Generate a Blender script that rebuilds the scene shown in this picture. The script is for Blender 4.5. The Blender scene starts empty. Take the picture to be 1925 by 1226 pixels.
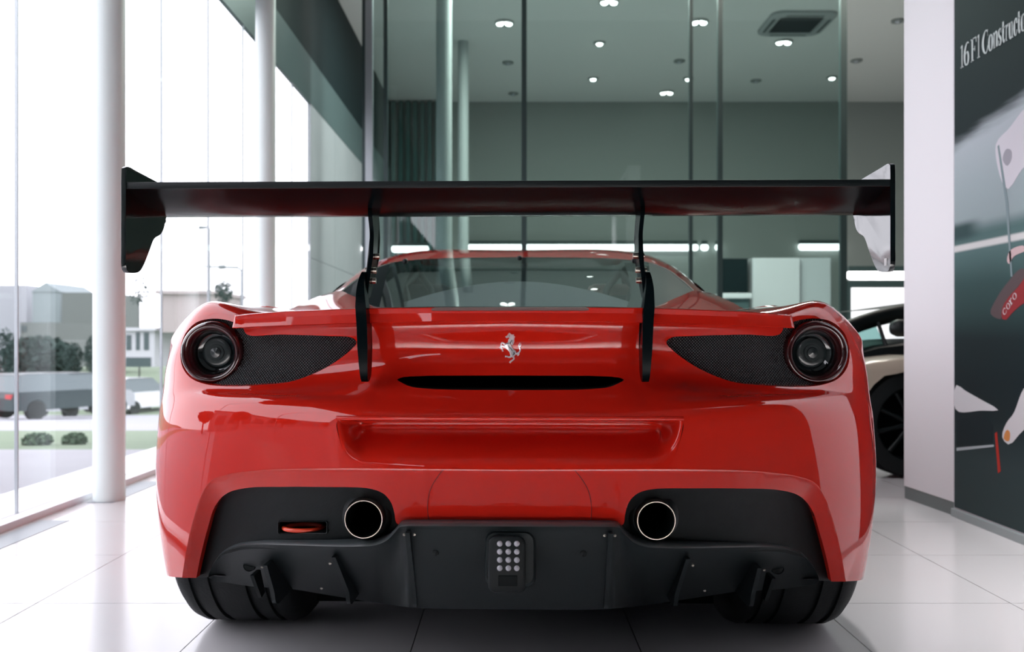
import bpy, bmesh, math, random
import numpy as np
from mathutils import Vector, Matrix
from mathutils.geometry import delaunay_2d_cdt
random.seed(4)
SC = bpy.context.scene
COL = SC.collection

# ------------------------------------------------------------------ camera, sky, lights, exposure
F = 1650.0          # focal length in pixels of the 1925 px wide frame
CX, HY, CH = 960.0, 636.0, 0.777   # vertical axis of the car, horizon row, camera height in metres
cam = bpy.data.cameras.new('camera')
cam.sensor_fit = 'HORIZONTAL'; cam.sensor_width = 36.0
cam.lens = F / 1925.0 * 36.0
cam.shift_x = (962.5 - CX) / 1925.0
cam.shift_y = (HY - 613.0) / 1925.0
cam.clip_start = 0.05; cam.clip_end = 500
cam.dof.use_dof = True; cam.dof.focus_distance = 1.85; cam.dof.aperture_fstop = 4.5
camo = bpy.data.objects.new('camera', cam); COL.objects.link(camo)
camo.location = (0, 0, CH); camo.rotation_euler = (math.radians(90), 0, 0)
SC.camera = camo

W = bpy.data.worlds.new('overcast_sky'); SC.world = W; W.use_nodes = True
bg = W.node_tree.nodes['Background']
bg.inputs[0].default_value = (0.90, 0.885, 0.96, 1); bg.inputs[1].default_value = 4.0

def area(name, loc, rot, sx, sy, power, col=(1, 1, 1)):
    l = bpy.data.lights.new(name, 'AREA'); l.shape = 'RECTANGLE'; l.size = sx; l.size_y = sy
    l.energy = power; l.color = col
    o = bpy.data.objects.new(name, l); o.location = loc; o.rotation_euler = rot; COL.objects.link(o)
    return o
area('ceiling_fill', (3.6, 8.6, 4.82), (0, 0, 0), 3.0, .8, 75, (1, .90, .80))  # fill kept out of view, added to light the right of the hall
area('ceiling_fill', (1.6, 10.0, 4.82), (0, 0, 0), 5.0, .7, 330, (.97, 1, .94))  # fill kept out of view, added to brighten far ceiling and back wall
def aimed_fill(name, loc, aim, size, power, spread, col):
    o = area(name, loc, (0, 0, 0), size, size, power, col)
    o.data.spread = math.radians(spread)
    o.rotation_euler = (Vector(aim) - Vector(loc)).to_track_quat('-Z', 'Y').to_euler()
aimed_fill('wall_fill', (.55, 3.9, 4.7), (1.92, 4.12, .5), .10, 4.6, 40, (1, .97, 1))  # unseen spot, added to brighten the white wall end

aimed_fill('wall_fill', (.75, 1.9, 4.7), (1.94, 2.1, 1.35), .12, 24, 40, (1, .97, .98))  # unseen spot, added so this wall mirrors brighter in the car's flank
# unseen narrow spots, added so the floor bounces light onto the tail
for x, y in ((-1.0, .9), (-.35, .75), (.35, .75), (1.0, .9)):
    aimed_fill('floor_bounce_beam', (x, y, 4.84), (x, y - .85, 0), .09, 27, 24, (1, .96, .92))

SC.view_settings.view_transform = 'Standard'
SC.view_settings.look = 'None'
SC.view_settings.exposure = 0.0
SC.view_settings.gamma = 1.0
SC.view_settings.use_curve_mapping = False

# ------------------------------------------------------------------ helpers
def P(u, py, Y):
    """metres from a measured sight line (u right of the car axis, row py) and a depth Y"""
    return (u / F * Y, Y, CH + (HY - py) / F * Y)

def mat(name, col, rough=.5, metal=0., coat=0., coatr=.03, spec=.5, cior=1.5, ior=1.5, emit=None, es=1., bump=None, vary=None):
    m = bpy.data.materials.new(name); m.use_nodes = True
    nt = m.node_tree; b = nt.nodes['Principled BSDF']
    b.inputs['Base Color'].default_value = (*col, 1)
    b.inputs['Roughness'].default_value = rough
    b.inputs['Metallic'].default_value = metal
    b.inputs['Coat Weight'].default_value = coat
    b.inputs['Coat Roughness'].default_value = coatr
    b.inputs['Specular IOR Level'].default_value = spec
    b.inputs['Coat IOR'].default_value = cior; b.inputs['IOR'].default_value = ior
    if emit:
        b.inputs['Emission Color'].default_value = (*emit, 1)
        b.inputs['Emission Strength'].default_value = es
    if bump or vary:
        tc = nt.nodes.new('ShaderNodeTexCoord')
        sc, st = bump if bump else vary[:2]
        n = nt.nodes.new('ShaderNodeTexNoise'); n.inputs['Scale'].default_value = sc
        n.inputs['Detail'].default_value = 5
        nt.links.new(tc.outputs['Object'], n.inputs['Vector'])
        if bump:
            bp = nt.nodes.new('ShaderNodeBump'); bp.inputs['Strength'].default_value = st
            bp.inputs['Distance'].default_value = .002
            nt.links.new(n.outputs['Fac'], bp.inputs['Height'])
            nt.links.new(bp.outputs['Normal'], b.inputs['Normal'])
        if vary:
            r = nt.nodes.new('ShaderNodeMix'); r.data_type = 'RGBA'
            r.inputs['A'].default_value = (*col, 1); r.inputs['B'].default_value = (*vary[2], 1)
            nt.links.new(n.outputs['Fac'], r.inputs['Factor'])
            nt.links.new(r.outputs['Result'], b.inputs['Base Color'])
    return m

def thin_glass(name, tint, f0=.04, scale=.9, rough=0.0):
    m = bpy.data.materials.new(name); m.use_nodes = True
    nt = m.node_tree; nt.nodes.clear()
    N = nt.nodes.new; L = nt.links.new
    out = N('ShaderNodeOutputMaterial'); mix = N('ShaderNodeMixShader')
    tr = N('ShaderNodeBsdfTransparent'); tr.inputs[0].default_value = (*tint, 1)
    gl = N('ShaderNodeBsdfGlossy'); gl.inputs['Roughness'].default_value = rough
    lw = N('ShaderNodeLayerWeight'); lw.inputs['Blend'].default_value = .5
    pw = N('ShaderNodeMath'); pw.operation = 'POWER'; pw.inputs[1].default_value = 5
    ma = N('ShaderNodeMath'); ma.operation = 'MULTIPLY_ADD'
    ma.inputs[1].default_value = scale; ma.inputs[2].default_value = f0
    L(lw.outputs['Facing'], pw.inputs[0]); L(pw.outputs[0], ma.inputs[0])
    L(ma.outputs[0], mix.inputs[0]); L(tr.outputs[0], mix.inputs[1]); L(gl.outputs[0], mix.inputs[2])
    L(mix.outputs[0], out.inputs[0])
    return m

def mkobj(name, verts, faces, m, parent=None, smooth=None, normals=None):
    me = bpy.data.meshes.new(name)
    me.from_pydata([tuple(map(float, v)) for v in verts], [], [tuple(map(int, f)) for f in faces])
    me.validate(clean_customdata=False)
    if m is not None: me.materials.append(m)
    if smooth is not None or normals is not None:
        me.polygons.foreach_set('use_smooth', [True] * len(me.polygons))
        if normals is not None: me.normals_split_custom_set_from_vertices([tuple(map(float, n)) for n in normals])
        elif smooth < 180: me.set_sharp_from_angle(angle=math.radians(smooth))
    me.update()
    o = bpy.data.objects.new(name, me); COL.objects.link(o)
    if parent is not None: attach(o, parent)
    return o

def wloc(o):
    v = Vector(o.location)
    while o.parent: o = o.parent; v = v + Vector(o.location)
    return v
def attach(o, parent):
    o.parent = parent; o.location = -wloc(parent) + Vector(o.location)

def thing(name, label, cat, loc=(0, 0, 0), group=None):
    o = bpy.data.objects.new(name, None); COL.objects.link(o); o.location = loc
    o.empty_display_size = .1
    tag(o, label, cat, group); return o
def tag(o, label, cat, group=None):
    o['label'] = label; o['category'] = cat
    if group: o['group'] = group
    return o
def struct(o):
    o['kind'] = 'structure'; return o

class MB:
    """collects shapes into one mesh"""
    def __init__(s): s.v = []; s.f = []
    def add(s, v, f):
        k = len(s.v); s.v += [tuple(x) for x in v]; s.f += [tuple(i + k for i in q) for q in f]; return s
    def box(s, x0, x1, y0, y1, z0, z1, b=0.0):
        if b <= 0:
            v = [(x, y, z) for z in (z0, z1) for y in (y0, y1) for x in (x0, x1)]
            return s.add(v, [(0, 2, 3, 1), (4, 5, 7, 6), (0, 1, 5, 4), (2, 6, 7, 3), (0, 4, 6, 2), (1, 3, 7, 5)])
        bm = bmesh.new(); bmesh.ops.create_cube(bm, size=1)
        for q in bm.verts:
            q.co = Vector(((x0 + x1) / 2 + q.co.x * (x1 - x0), (y0 + y1) / 2 + q.co.y * (y1 - y0), (z0 + z1) / 2 + q.co.z * (z1 - z0)))
        bmesh.ops.bevel(bm, geom=bm.edges[:], offset=b, segments=2, profile=.5, affect='EDGES')
        bm.verts.index_update()
        s.add([q.co[:] for q in bm.verts], [[q.index for q in f.verts] for f in bm.faces]); bm.free(); return s
    def prism(s, poly, fn0, fn1, caps=True):
        """poly: 2-D outline, fn0/fn1 map it to two 3-D outlines"""
        n = len(poly); v = [fn0(*p) for p in poly] + [fn1(*p) for p in poly]
        f = [(i, (i + 1) % n, n + (i + 1) % n, n + i) for i in range(n)]
        if caps: f += [tuple(range(n))[::-1], tuple(range(n, 2 * n))]
        return s.add(v, f)
    def tube(s, pts, r, n=10, caps=True, flat=None):
        pts = [Vector(p) for p in pts]; rr = r if hasattr(r, '__len__') else [r] * len(pts)
        v = []; prev = None
        for i, p in enumerate(pts):
            d = (pts[min(i + 1, len(pts) - 1)] - pts[max(i - 1, 0)]).normalized()
            a = prev if prev is not None else (Vector((0, 0, 1)) if abs(d.z) < .9 else Vector((1, 0, 0)))
            a = (a - d * a.dot(d)).normalized(); prev = a; b = d.cross(a)
            for k in range(n):
                t = 2 * math.pi * k / n
                v.append(p + (a * math.cos(t) + b * math.sin(t)) * rr[i])
        f = []
        for i in range(len(pts) - 1):
            for k in range(n):
                f.append((i * n + k, i * n + (k + 1) % n, (i + 1) * n + (k + 1) % n, (i + 1) * n + k))
        if caps: f += [tuple(range(n))[::-1], tuple(range((len(pts) - 1) * n, len(pts) * n))]
        return s.add(v, f)
    def lathe(s, prof, c, axis='y', n=48, close=False):
        """prof: (radius, along) pairs revolved about an axis through c"""
        v = []
        for r, a in prof:
            for k in range(n):
                t = 2 * math.pi * k / n; x, y = r * math.cos(t), r * math.sin(t)
                p = {'y': (x, a, y), 'x': (a, x, y), 'z': (x, y, a)}[axis]
                v.append((c[0] + p[0], c[1] + p[1], c[2] + p[2]))
        m = len(prof); f = []
        for i in range(m - 1 + (1 if close else 0)):
            j = (i + 1) % m
            for k in range(n):
                f.append((i * n + k, i * n + (k + 1) % n, j * n + (k + 1) % n, j * n + k))
        return s.add(v, f)
    def grid(s, rows):
        n = len(rows[0]); v = [p for r in rows for p in r]
        f = [(i * n + j, i * n + j + 1, (i + 1) * n + j + 1, (i + 1) * n + j) for i in range(len(rows) - 1) for j in range(n - 1)]
        return s.add(v, f)
    def mirror(s):
        k = len(s.v); s.v += [(-x, y, z) for x, y, z in s.v]; s.f += [tuple(i + k for i in f)[::-1] for f in s.f]; return s
    def build(s, name, m, parent=None, smooth=None):
        o = mkobj(name, s.v, s.f, m, parent)
        bm = bmesh.new(); bm.from_mesh(o.data); bmesh.ops.recalc_face_normals(bm, faces=bm.faces[:]); bm.to_mesh(o.data); bm.free()
        if smooth is not None:
            o.data.polygons.foreach_set('use_smooth', [True] * len(o.data.polygons))
            if smooth < 180: o.data.set_sharp_from_angle(angle=math.radians(smooth))
        return o

def crom(pts, n, closed=False):
    """Catmull-Rom resampling, n points evenly along the length"""
    p = np.array(pts, float); m = len(p); out = []
    rng = m if closed else m - 1
    for i in range(rng):
        if closed: a, b, c, d = p[i - 1], p[i], p[(i + 1) % m], p[(i + 2) % m]
        else: a, b, c, d = p[max(i - 1, 0)], p[i], p[i + 1], p[min(i + 2, m - 1)]
        # centripetal tangents keep the curve from overshooting
        d0 = max(np.linalg.norm(b - a) ** .5, 1e-6); d1 = max(np.linalg.norm(c - b) ** .5, 1e-6); d2 = max(np.linalg.norm(d - c) ** .5, 1e-6)
        m1 = (b - a) / d0 - (c - a) / (d0 + d1) + (c - b) / d1 if np.any(a != b) else (c - b) / d1
        m2 = (c - b) / d1 - (d - b) / (d1 + d2) + (d - c) / d2 if np.any(c != d) else (c - b) / d1
        m1 = m1 * d1; m2 = m2 * d1
        for t in np.linspace(0, 1, 24, endpoint=False):
            t2, t3 = t * t, t ** 3
            out.append((2 * t3 - 3 * t2 + 1) * b + (t3 - 2 * t2 + t) * m1 + (-2 * t3 + 3 * t2) * c + (t3 - t2) * m2)
    out.append(p[0] if closed else p[-1]); out = np.array(out)
    s = np.r_[0, np.cumsum(np.linalg.norm(np.diff(out, axis=0), axis=1))]
    q = np.linspace(0, s[-1], n + 1 if closed else n)
    r = np.stack([np.interp(q, s, out[:, k]) for k in range(out.shape[1])], 1)
    return r[:-1] if closed else r

def lin(pts, n):
    p = np.array(pts, float); s = np.r_[0, np.cumsum(np.linalg.norm(np.diff(p, axis=0), axis=1))]
    q = np.linspace(0, s[-1], n); return np.stack([np.interp(q, s, p[:, k]) for k in range(p.shape[1])], 1)

def inpoly(pts, poly):
    pts = np.atleast_2d(pts); x, y = pts[:, 0], pts[:, 1]; r = np.zeros(len(pts), bool)
    q = np.roll(poly, -1, 0)
    for (x0, y0), (x1, y1) in zip(poly, q):
        c = (y0 > y) != (y1 > y)
        with np.errstate(divide='ignore', invalid='ignore'):
            r ^= c & (x < (x1 - x0) * (y - y0) / (y1 - y0 + 1e-30) + x0)
    return r

def cdt(loops, inside, sp, bbox):
    """triangulate a plane region: loops = [(points, closed)], inside(points) keeps what belongs"""
    gx = np.arange(bbox[0], bbox[2] + sp, sp); gy = np.arange(bbox[1], bbox[3] + sp, sp)
    g = np.stack(np.meshgrid(gx, gy), -1).reshape(-1, 2)
    g = g[inside(g)]
    allp = np.concatenate([l for l, _ in loops])
    keep = np.ones(len(g), bool)
    for k in range(0, len(g), 2000):
        d = np.linalg.norm(g[k:k + 2000, None, :] - allp[None], axis=2).min(1); keep[k:k + 2000] = d > sp * .55
    g = g[keep]
    v = [Vector(p) for p in allp] + [Vector(p) for p in g]; e = []; k = 0
    for l, c in loops:
        n = len(l); e += [(k + i, k + i + 1) for i in range(n - 1)]
        if c: e.append((k + n - 1, k))
        k += n
    r = delaunay_2d_cdt(v, e, [], 0, 1e-7)
    vv = np.array([tuple(p) for p in r[0]]); ff = np.array([f for f in r[2] if len(f) == 3])
    ff = ff[inside(vv[ff].mean(1))]
    used = np.unique(ff); mp = -np.ones(len(vv), int); mp[used] = np.arange(len(used))
    return vv[used], mp[ff]

def ncs(knots, q):
    """natural cubic spline basis: values at q = basis @ control values"""
    x = np.array(knots, float); n = len(x); h = np.diff(x)
    A = np.eye(n); B = np.zeros((n, n))
    for i in range(1, n - 1):
        A[i, i - 1], A[i, i], A[i, i + 1] = h[i - 1], 2 * (h[i - 1] + h[i]), h[i]
        B[i, i - 1] += 6 / h[i - 1]; B[i, i] -= 6 / h[i - 1] + 6 / h[i]; B[i, i + 1] += 6 / h[i]
    M = np.linalg.solve(A, B)
    q = np.asarray(q, float); i = np.clip(np.searchsorted(x, q) - 1, 0, n - 2)
    a = (x[i + 1] - q) / h[i]; b = (q - x[i]) / h[i]
    E = np.eye(n)
    return (a[:, None] * E[i] + b[:, None] * E[i + 1] + ((a ** 3 - a) * h[i] ** 2 / 6)[:, None] * M[i] + ((b ** 3 - b) * h[i] ** 2 / 6)[:, None] * M[i + 1])

# ------------------------------------------------------------------ materials
M_red = mat('red_paint', (.50, .0135, .0065), rough=.6, coat=1, coatr=.008, spec=.0, cior=1.55)
M_black = mat('gloss_black', (.002, .0045, .0055), rough=.2, ior=1.13)
M_plate = mat('endplate_black', (.002, .0045, .0055), rough=.05, ior=1.9)
M_satin = mat('satin_black', (.0025, .0055, .0065), rough=.45, spec=.3, bump=(900, .25))
M_void = mat('deep_black', (.0015, .003, .0035), rough=.8, spec=.1)
M_diff = mat('diffuser_plastic', (.0055, .011, .0125), rough=.40, spec=.4, bump=(1400, .4))
M_rub = mat('tyre_rubber', (.004, .0065, .0075), rough=.6, spec=.3, bump=(160, .4))
M_chrome = mat('chrome', (.85, .86, .88), rough=.08, metal=1)
M_steel = mat('brushed_steel', (.46, .42, .37), rough=.3, metal=1)
M_darkred = mat('smoked_red_lens', (.035, .004, .005), rough=.12, coat=1)
M_lens = mat('smoked_lens', (.010, .015, .017), rough=.10, coat=1)
M_lens2 = mat('inner_lens', (.014, .021, .023), rough=.3, coat=.6)
M_hook = mat('orange_red_enamel', (.80, .06, .02), rough=.3, coat=.6)
M_led = mat('clear_led', (.46, .455, .50), rough=.2, coat=.8)
M_glass = thin_glass('tinted_car_glass', (.50, .56, .57), f0=.045, scale=.95)
M_darkpane = mat('black_window_sheet', (.004, .008, .0095), rough=.38, ior=1.06)
M_badge = mat('badge_chrome', (.86, .87, .90), rough=.28, metal=.45)
M_beige = mat('beige_leather', (.50, .40, .33), rough=.6)
M_inner = mat('grey_trim', (.16, .18, .18), rough=.6)
M_rim = mat('dark_alloy', (.03, .035, .038), rough=.3, metal=.7)
M_white = mat('white_sticker', (.8, .8, .8), rough=.4)

# perforated grille: rows of small bright-edged cells on black
M_mesh = mat('grille_mesh', (.01, .015, .017), rough=.4, spec=.3)
def _mesh_nodes(m, scale, dark, light, bumps):
    nt = m.node_tree; b = nt.nodes['Principled BSDF']; N = nt.nodes.new; L = nt.links.new
    tc = N('ShaderNodeTexCoord'); mp = N('ShaderNodeMapping'); mp.inputs['Rotation'].default_value = (0, math.radians(0), 0)
    mp.inputs['Scale'].default_value = (scale, scale, scale); L(tc.outputs['Object'], mp.inputs[0])
    sx = N('ShaderNodeSeparateXYZ'); L(mp.outputs[0], sx.inputs[0])
    w = []
    for k in (0, 2):
        s = N('ShaderNodeMath'); s.operation = 'SINE'; L(sx.outputs[k], s.inputs[0]); w.append(s)
    mu = N('ShaderNodeMath'); mu.operation = 'MULTIPLY'; L(w[0].outputs[0], mu.inputs[0]); L(w[1].outputs[0], mu.inputs[1])
    cr = N('ShaderNodeMapRange'); cr.inputs[1].default_value = .15; cr.inputs[2].default_value = .7; L(mu.outputs[0], cr.inputs[0])
    mx = N('ShaderNodeMix'); mx.data_type = 'RGBA'; mx.inputs['A'].default_value = (*dark, 1); mx.inputs['B'].default_value = (*light, 1)
    L(cr.outputs[0], mx.inputs['Factor']); L(mx.outputs['Result'], b.inputs['Base Color'])
    bp = N('ShaderNodeBump'); bp.inputs['Strength'].default_value = bumps; bp.inputs['Distance'].default_value = .002
    L(mu.outputs[0], bp.inputs['Height']); L(bp.outputs[0], b.inputs['Normal'])
_mesh_nodes(M_mesh, 950, (.0012, .003, .004), (.17, .19, .20), 1.0)
M_weave = mat('carbon_weave', (.01, .015, .017), rough=.4, spec=.25)
_mesh_nodes(M_weave, 1900, (.0012, .0032, .004), (.005, .0095, .011), .25)

# ------------------------------------------------------------------ THE RED CAR
AX_Y, AX_Z, RW = 2.46, .343, .343     # rear axle
car = thing('sports_car', 'red sports car seen from behind, with a tall black wing over its tail', 'car', (0, AX_Y, 0))
CAR_YAW = -.021   # the car stands turned by about a degree and a half

def X3(*p): return ('x',) + p
def pt(c): return c[1:] if c[0] == 'x' else P(*c)
ROWS = [
 [X3(0, 2.5, .80), X3(.13, 2.5, .80), X3(.23, 2.5, .80), X3(.36, 2.52, .81), X3(.50, 2.54, .83), X3(.61, 2.54, .85), X3(.69, 2.54, .866), X3(.75, 2.56, .872), X3(.785, 2.64, .870), X3(.775, 2.78, .87), X3(.75, 3.0, .87), X3(.72, 3.3, .87)],
 [(0, 586, 1.95), (130, 586, 1.955), (215, 586, 1.97), (290, 587, 2.0), (400, 585, 2.07), (490, 577, 2.13), (560, 575, 2.16), (612, 592, 2.165), (645, 630, 2.19), X3(.872, 2.48, .832), X3(.885, 2.85, .82), X3(.87, 3.3, .82)],
 [(0, 609, 1.84), (130, 609, 1.845), (215, 609, 1.855), (290, 610, 1.87), (400, 612, 1.905), (490, 608, 1.945), (560, 592, 2.00), (616, 614, 2.055), (650, 656, 2.165), X3(.900, 2.46, .770), X3(.920, 2.85, .765), X3(.895, 3.3, .765)],
 [(0, 655, 1.862), (130, 655, 1.864), (215, 655, 1.872), (290, 655, 1.89), (400, 660, 1.925), (490, 662, 1.945), (562, 663, 1.98), (632, 666, 2.055), (658, 692, 2.15), X3(.912, 2.46, .70), X3(.942, 2.85, .70), X3(.915, 3.3, .70)],
 [(0, 706, 1.83), (130, 706, 1.832), (215, 707, 1.84), (290, 712, 1.865), (400, 724, 1.890), (490, 727, 1.905), (562, 724, 1.945), (636, 714, 2.03), (664, 738, 2.135), X3(.920, 2.46, .63), X3(.955, 2.85, .63), X3(.925, 3.3, .63)],
 [(0, 740, 1.775), (130, 740, 1.775), (215, 740, 1.780), (290, 742, 1.795), (400, 743, 1.832), (490, 741, 1.868), (565, 739, 1.922), (640, 738, 2.02), (668, 762, 2.125), X3(.924, 2.46, .59), X3(.961, 2.85, .59), X3(.93, 3.3, .59)],
 [(0, 772, 1.718), (130, 772, 1.719), (215, 771, 1.724), (290, 767, 1.738), (400, 758, 1.782), (490, 754, 1.828), (570, 752, 1.900), (643, 757, 2.01), (671, 782, 2.12), X3(.927, 2.46, .555), X3(.965, 2.85, .555), X3(.932, 3.3, .555)],
 [(0, 786, 1.702), (130, 786, 1.703), (215, 786, 1.707), (290, 783, 1.722), (400, 776, 1.765), (490, 772, 1.815), (573, 772, 1.890), (646, 780, 2.00), (673, 805, 2.115), X3(.928, 2.46, .53), X3(.967, 2.85, .53), X3(.934, 3.3, .53)],
 [(0, 815, 1.697), (130, 815, 1.698), (215, 815, 1.702), (290, 814, 1.716), (400, 812, 1.758), (490, 812, 1.808), (578, 815, 1.885), (650, 830, 1.995), (676, 845, 2.105), X3(.929, 2.46, .48), X3(.969, 2.85, .48), X3(.935, 3.3, .48)],
 [(0, 860, 1.695), (130, 860, 1.696), (215, 860, 1.700), (290, 860, 1.714), (400, 861, 1.757), (490, 864, 1.808), (582, 872, 1.885), (652, 888, 1.99), (677, 895, 2.095), X3(.929, 2.46, .42), X3(.968, 2.85, .42), X3(.933, 3.3, .42)],
 [(0, 915, 1.69), (130, 915, 1.691), (215, 915, 1.695), (290, 916, 1.710), (400, 920, 1.755), (490, 928, 1.808), (586, 945, 1.885), (651, 960, 1.98), (674, 955, 2.075), X3(.925, 2.46, .34), X3(.962, 2.85, .34), X3(.928, 3.3, .34)],
 [(0, 1090, 1.68), (130, 1090, 1.681), (215, 1090, 1.685), (290, 1090, 1.700), (400, 1090, 1.75), (490, 1090, 1.81), (590, 1090, 1.885), (634, 1089, 1.955), (655, 1084, 2.03), X3(.88, 2.46, .20), X3(.93, 2.85, .20), X3(.91, 3.3, .20)],
]
CN = np.array([[pt(c) for c in r] for r in ROWS], float)
CN[2:, 9, 0] *= .978; CN[2:, 10, 0] *= .960; CN[2:, 11, 0] *= .985
ks = np.r_[0, np.cumsum(np.linalg.norm(np.diff(CN, axis=1), axis=2)[2:].mean(0))]
kt = np.r_[0, np.cumsum(np.linalg.norm(np.diff(CN, axis=0), axis=2)[:, :9].mean(1))]
def Rs(st):
    st = np.atleast_2d(st); bs = ncs(ks, st[:, 0]); bt = ncs(kt, st[:, 1])
    return np.einsum('ni,nj,ijk->nk', bt, bs, CN)
def Rn(st):
    e = 1e-4; st = np.atleast_2d(st)
    a = Rs(st + [e, 0]) - Rs(st - [e, 0]); b = Rs(st + [0, e]) - Rs(st - [0, e])
    n = -np.cross(a, b); return n / (np.linalg.norm(n, axis=1)[:, None] + 1e-12)
_gs, _gt = np.linspace(0, ks[8] + .02, 260), np.linspace(kt[1], kt[-1], 260)
_G = np.stack(np.meshgrid(_gs, _gt), -1).reshape(-1, 2); _GP = Rs(_G)
_GU = np.stack([_GP[:, 0] * F / _GP[:, 1], HY - (_GP[:, 2] - CH) * F / _GP[:, 1]], 1)
def proj(p): return np.stack([p[:, 0] * F / p[:, 1], HY - (p[:, 2] - CH) * F / p[:, 1]], 1)
def inv(uv):
    """(u,py) on the rear face -> surface parameters"""
    uv = np.atleast_2d(np.asarray(uv, float)); st = np.empty_like(uv)
    for k in range(0, len(uv), 200):
        st[k:k + 200] = _G[np.argmin(((uv[k:k + 200, None] - _GU[None]) ** 2).sum(2), 1)]
    e = 1e-4
    for _ in range(8):
        p = proj(Rs(st)); r = uv - p
        a = (proj(Rs(st + [e, 0])) - p) / e; b = (proj(Rs(st + [0, e])) - p) / e
        det = a[:, 0] * b[:, 1] - a[:, 1] * b[:, 0]; det = np.where(np.abs(det) < 1e-3, 1e-3, det)
        d = np.stack([(r[:, 0] * b[:, 1] - r[:, 1] * b[:, 0]) / det, (a[:, 0] * r[:, 1] - a[:, 1] * r[:, 0]) / det], 1)
        st = st + np.clip(d, -.02, .02)
    return st
def R3(uv): return Rs(inv(uv))

# outlines in the rear face
POD = crom([(290, 643), (299, 635), (340, 632), (440, 629), (500, 629), (511, 613), (538, 602), (568, 599), (598, 606), (620, 628), (629, 660), (625, 690), (609, 711), (580, 723), (530, 727), (480, 725), (420, 719), (380, 706), (340, 686), (303, 659)], 220, True)
SLOT = np.vstack([lin([(0, 706), (150, 706.5), (190, 708)], 60), crom([(190, 708), (206, 710.5), (213, 714), (206, 719), (188, 727), (150, 731.5), (100, 733), (0, 733.5)], 80)[1:]])
PLATE = np.vstack([lin([(0, 787), (300, 787)], 60), crom([(300, 787), (320, 788), (326, 796), (320, 828), (308, 860), (298, 873), (282, 878.5), (255, 879)], 70)[1:], lin([(255, 879), (0, 879)], 50)[1:]])
CREASE = crom([(0, 883), (150, 882), (290, 881), (400, 882), (470, 885), (532, 893), (566, 905), (586, 932), (605, 990), (616, 1040), (624, 1090)], 200)
BIN = np.vstack([lin([(0, 988), (200, 988)], 40), crom([(200, 988), (213, 985), (217, 966), (224, 944), (239, 928), (265, 919.5), (350, 917), (430, 917), (500, 919.5), (538, 930), (560, 953), (576, 1000), (589, 1050), (597, 1090)], 160)[1:]])

pod_st, slot_st, plate_st, cr_st = inv(POD), inv(SLOT), inv(PLATE), inv(CREASE)
for q in (slot_st, plate_st): q[:, 0] = np.maximum(q[:, 0], 0)
slot_st[[0, -1], 0] = 0; plate_st[[0, -1], 0] = 0; cr_st[0, 0] = 0; cr_st[-1, 1] = kt[-1]
# wheel opening on the flank
_ar = [(AX_Y + .372 * math.cos(a), AX_Z + .372 * math.sin(a)) for a in np.linspace(math.radians(-22), math.radians(202), 90)]
_fs, _ft = np.linspace(ks[7], ks[11], 240), np.linspace(kt[2], kt[-1], 200)
_FG = np.stack(np.meshgrid(_fs, _ft), -1).reshape(-1, 2); _FP = Rs(_FG)
arch_st = np.array([_FG[np.argmin((_FP[:, 1] - y) ** 2 + (_FP[:, 2] - z) ** 2)] for y, z in _ar])
e = 1e-4
for _ in range(10):
    p = Rs(arch_st)[:, 1:]; r = np.array(_ar) - p
    a = (Rs(arch_st + [e, 0])[:, 1:] - p) / e; b = (Rs(arch_st + [0, e])[:, 1:] - p) / e
    det = a[:, 0] * b[:, 1] - a[:, 1] * b[:, 0]; det = np.where(np.abs(det) < 1e-2, 1e-2, det)
    arch_st = arch_st + np.clip(np.stack([(r[:, 0] * b[:, 1] - r[:, 1] * b[:, 0]) / det, (a[:, 0] * r[:, 1] - a[:, 1] * r[:, 0]) / det], 1), -.02, .02)
arch_st = arch_st[arch_st[:, 1] < kt[-1] + .02]
arch_st[0, 1] = arch_st[-1, 1] = kt[-1]

SM, TM = ks[-1], kt[-1]
ext = lambda l: np.vstack([[-.5, l[0, 1]], l, [-.5, l[-1, 1]]])
H_slot, H_plate = ext(slot_st), ext(plate_st)
H_low = np.vstack([[-.5, cr_st[0, 1]], cr_st, [cr_st[-1, 0], TM + .5], [-.5, TM + .5]])
H_arch = np.vstack([arch_st, [arch_st[-1, 0], TM + .5], [arch_st[0, 0], TM + .5]])
def in_body(q):
    ok = (q[:, 0] >= -1e-6) & (q[:, 0] <= SM + 1e-6) & (q[:, 1] >= -1e-6) & (q[:, 1] <= TM + 1e-6)
    for h in (pod_st, H_slot, H_plate, H_low, H_arch): ok &= ~inpoly(q, h)
    return ok
def seg(a, b, n): return np.linspace(a, b, n)
top = seg([0, 0], [SM, 0], 90); side = seg([SM, 0], [SM, TM], 40)[1:]
bot1 = seg([SM, TM], arch_st[0], 14)[1:-1]; bot2 = seg(arch_st[-1], cr_st[-1], 12)[1:-1]
cl = np.vstack([seg([0, 0], [0, slot_st[0, 1]], 26)[1:-1]])
cl2 = seg([0, slot_st[-1, 1]], [0, plate_st[0, 1]], 6)[1:-1]
cl3 = seg([0, plate_st[-1, 1]], [0, cr_st[0, 1]], 3)[1:-1]
loops = [(pod_st, True), (slot_st, False), (plate_st, False), (cr_st, False), (arch_st, False), (np.vstack([top, side]), False), (bot1, False), (bot2, False), (cl, False), (cl2, False), (cl3, False)]
loops = [(l, c) for l, c in loops if len(l)]
V2, T2 = cdt(loops, in_body, .0155, (0, 0, SM, TM))

def both(v, f, n):
    """right half + its mirror image in one mesh"""
    v = np.asarray(v); n = np.asarray(n); f = np.asarray(f)
    return np.vstack([v, v * [-1, 1, 1]]), np.vstack([f, f[:, ::-1] + len(v)]), np.vstack([n, n * [-1, 1, 1]])
v3, n3 = Rs(V2), Rn(V2)
n3[np.abs(V2[:, 0]) < 1e-6, 0] = 0
body = mkobj('rear_body', *both(v3, T2[:, ::-1], n3)[:2], M_red, car, normals=both(v3, T2[:, ::-1], n3)[2])

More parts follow.
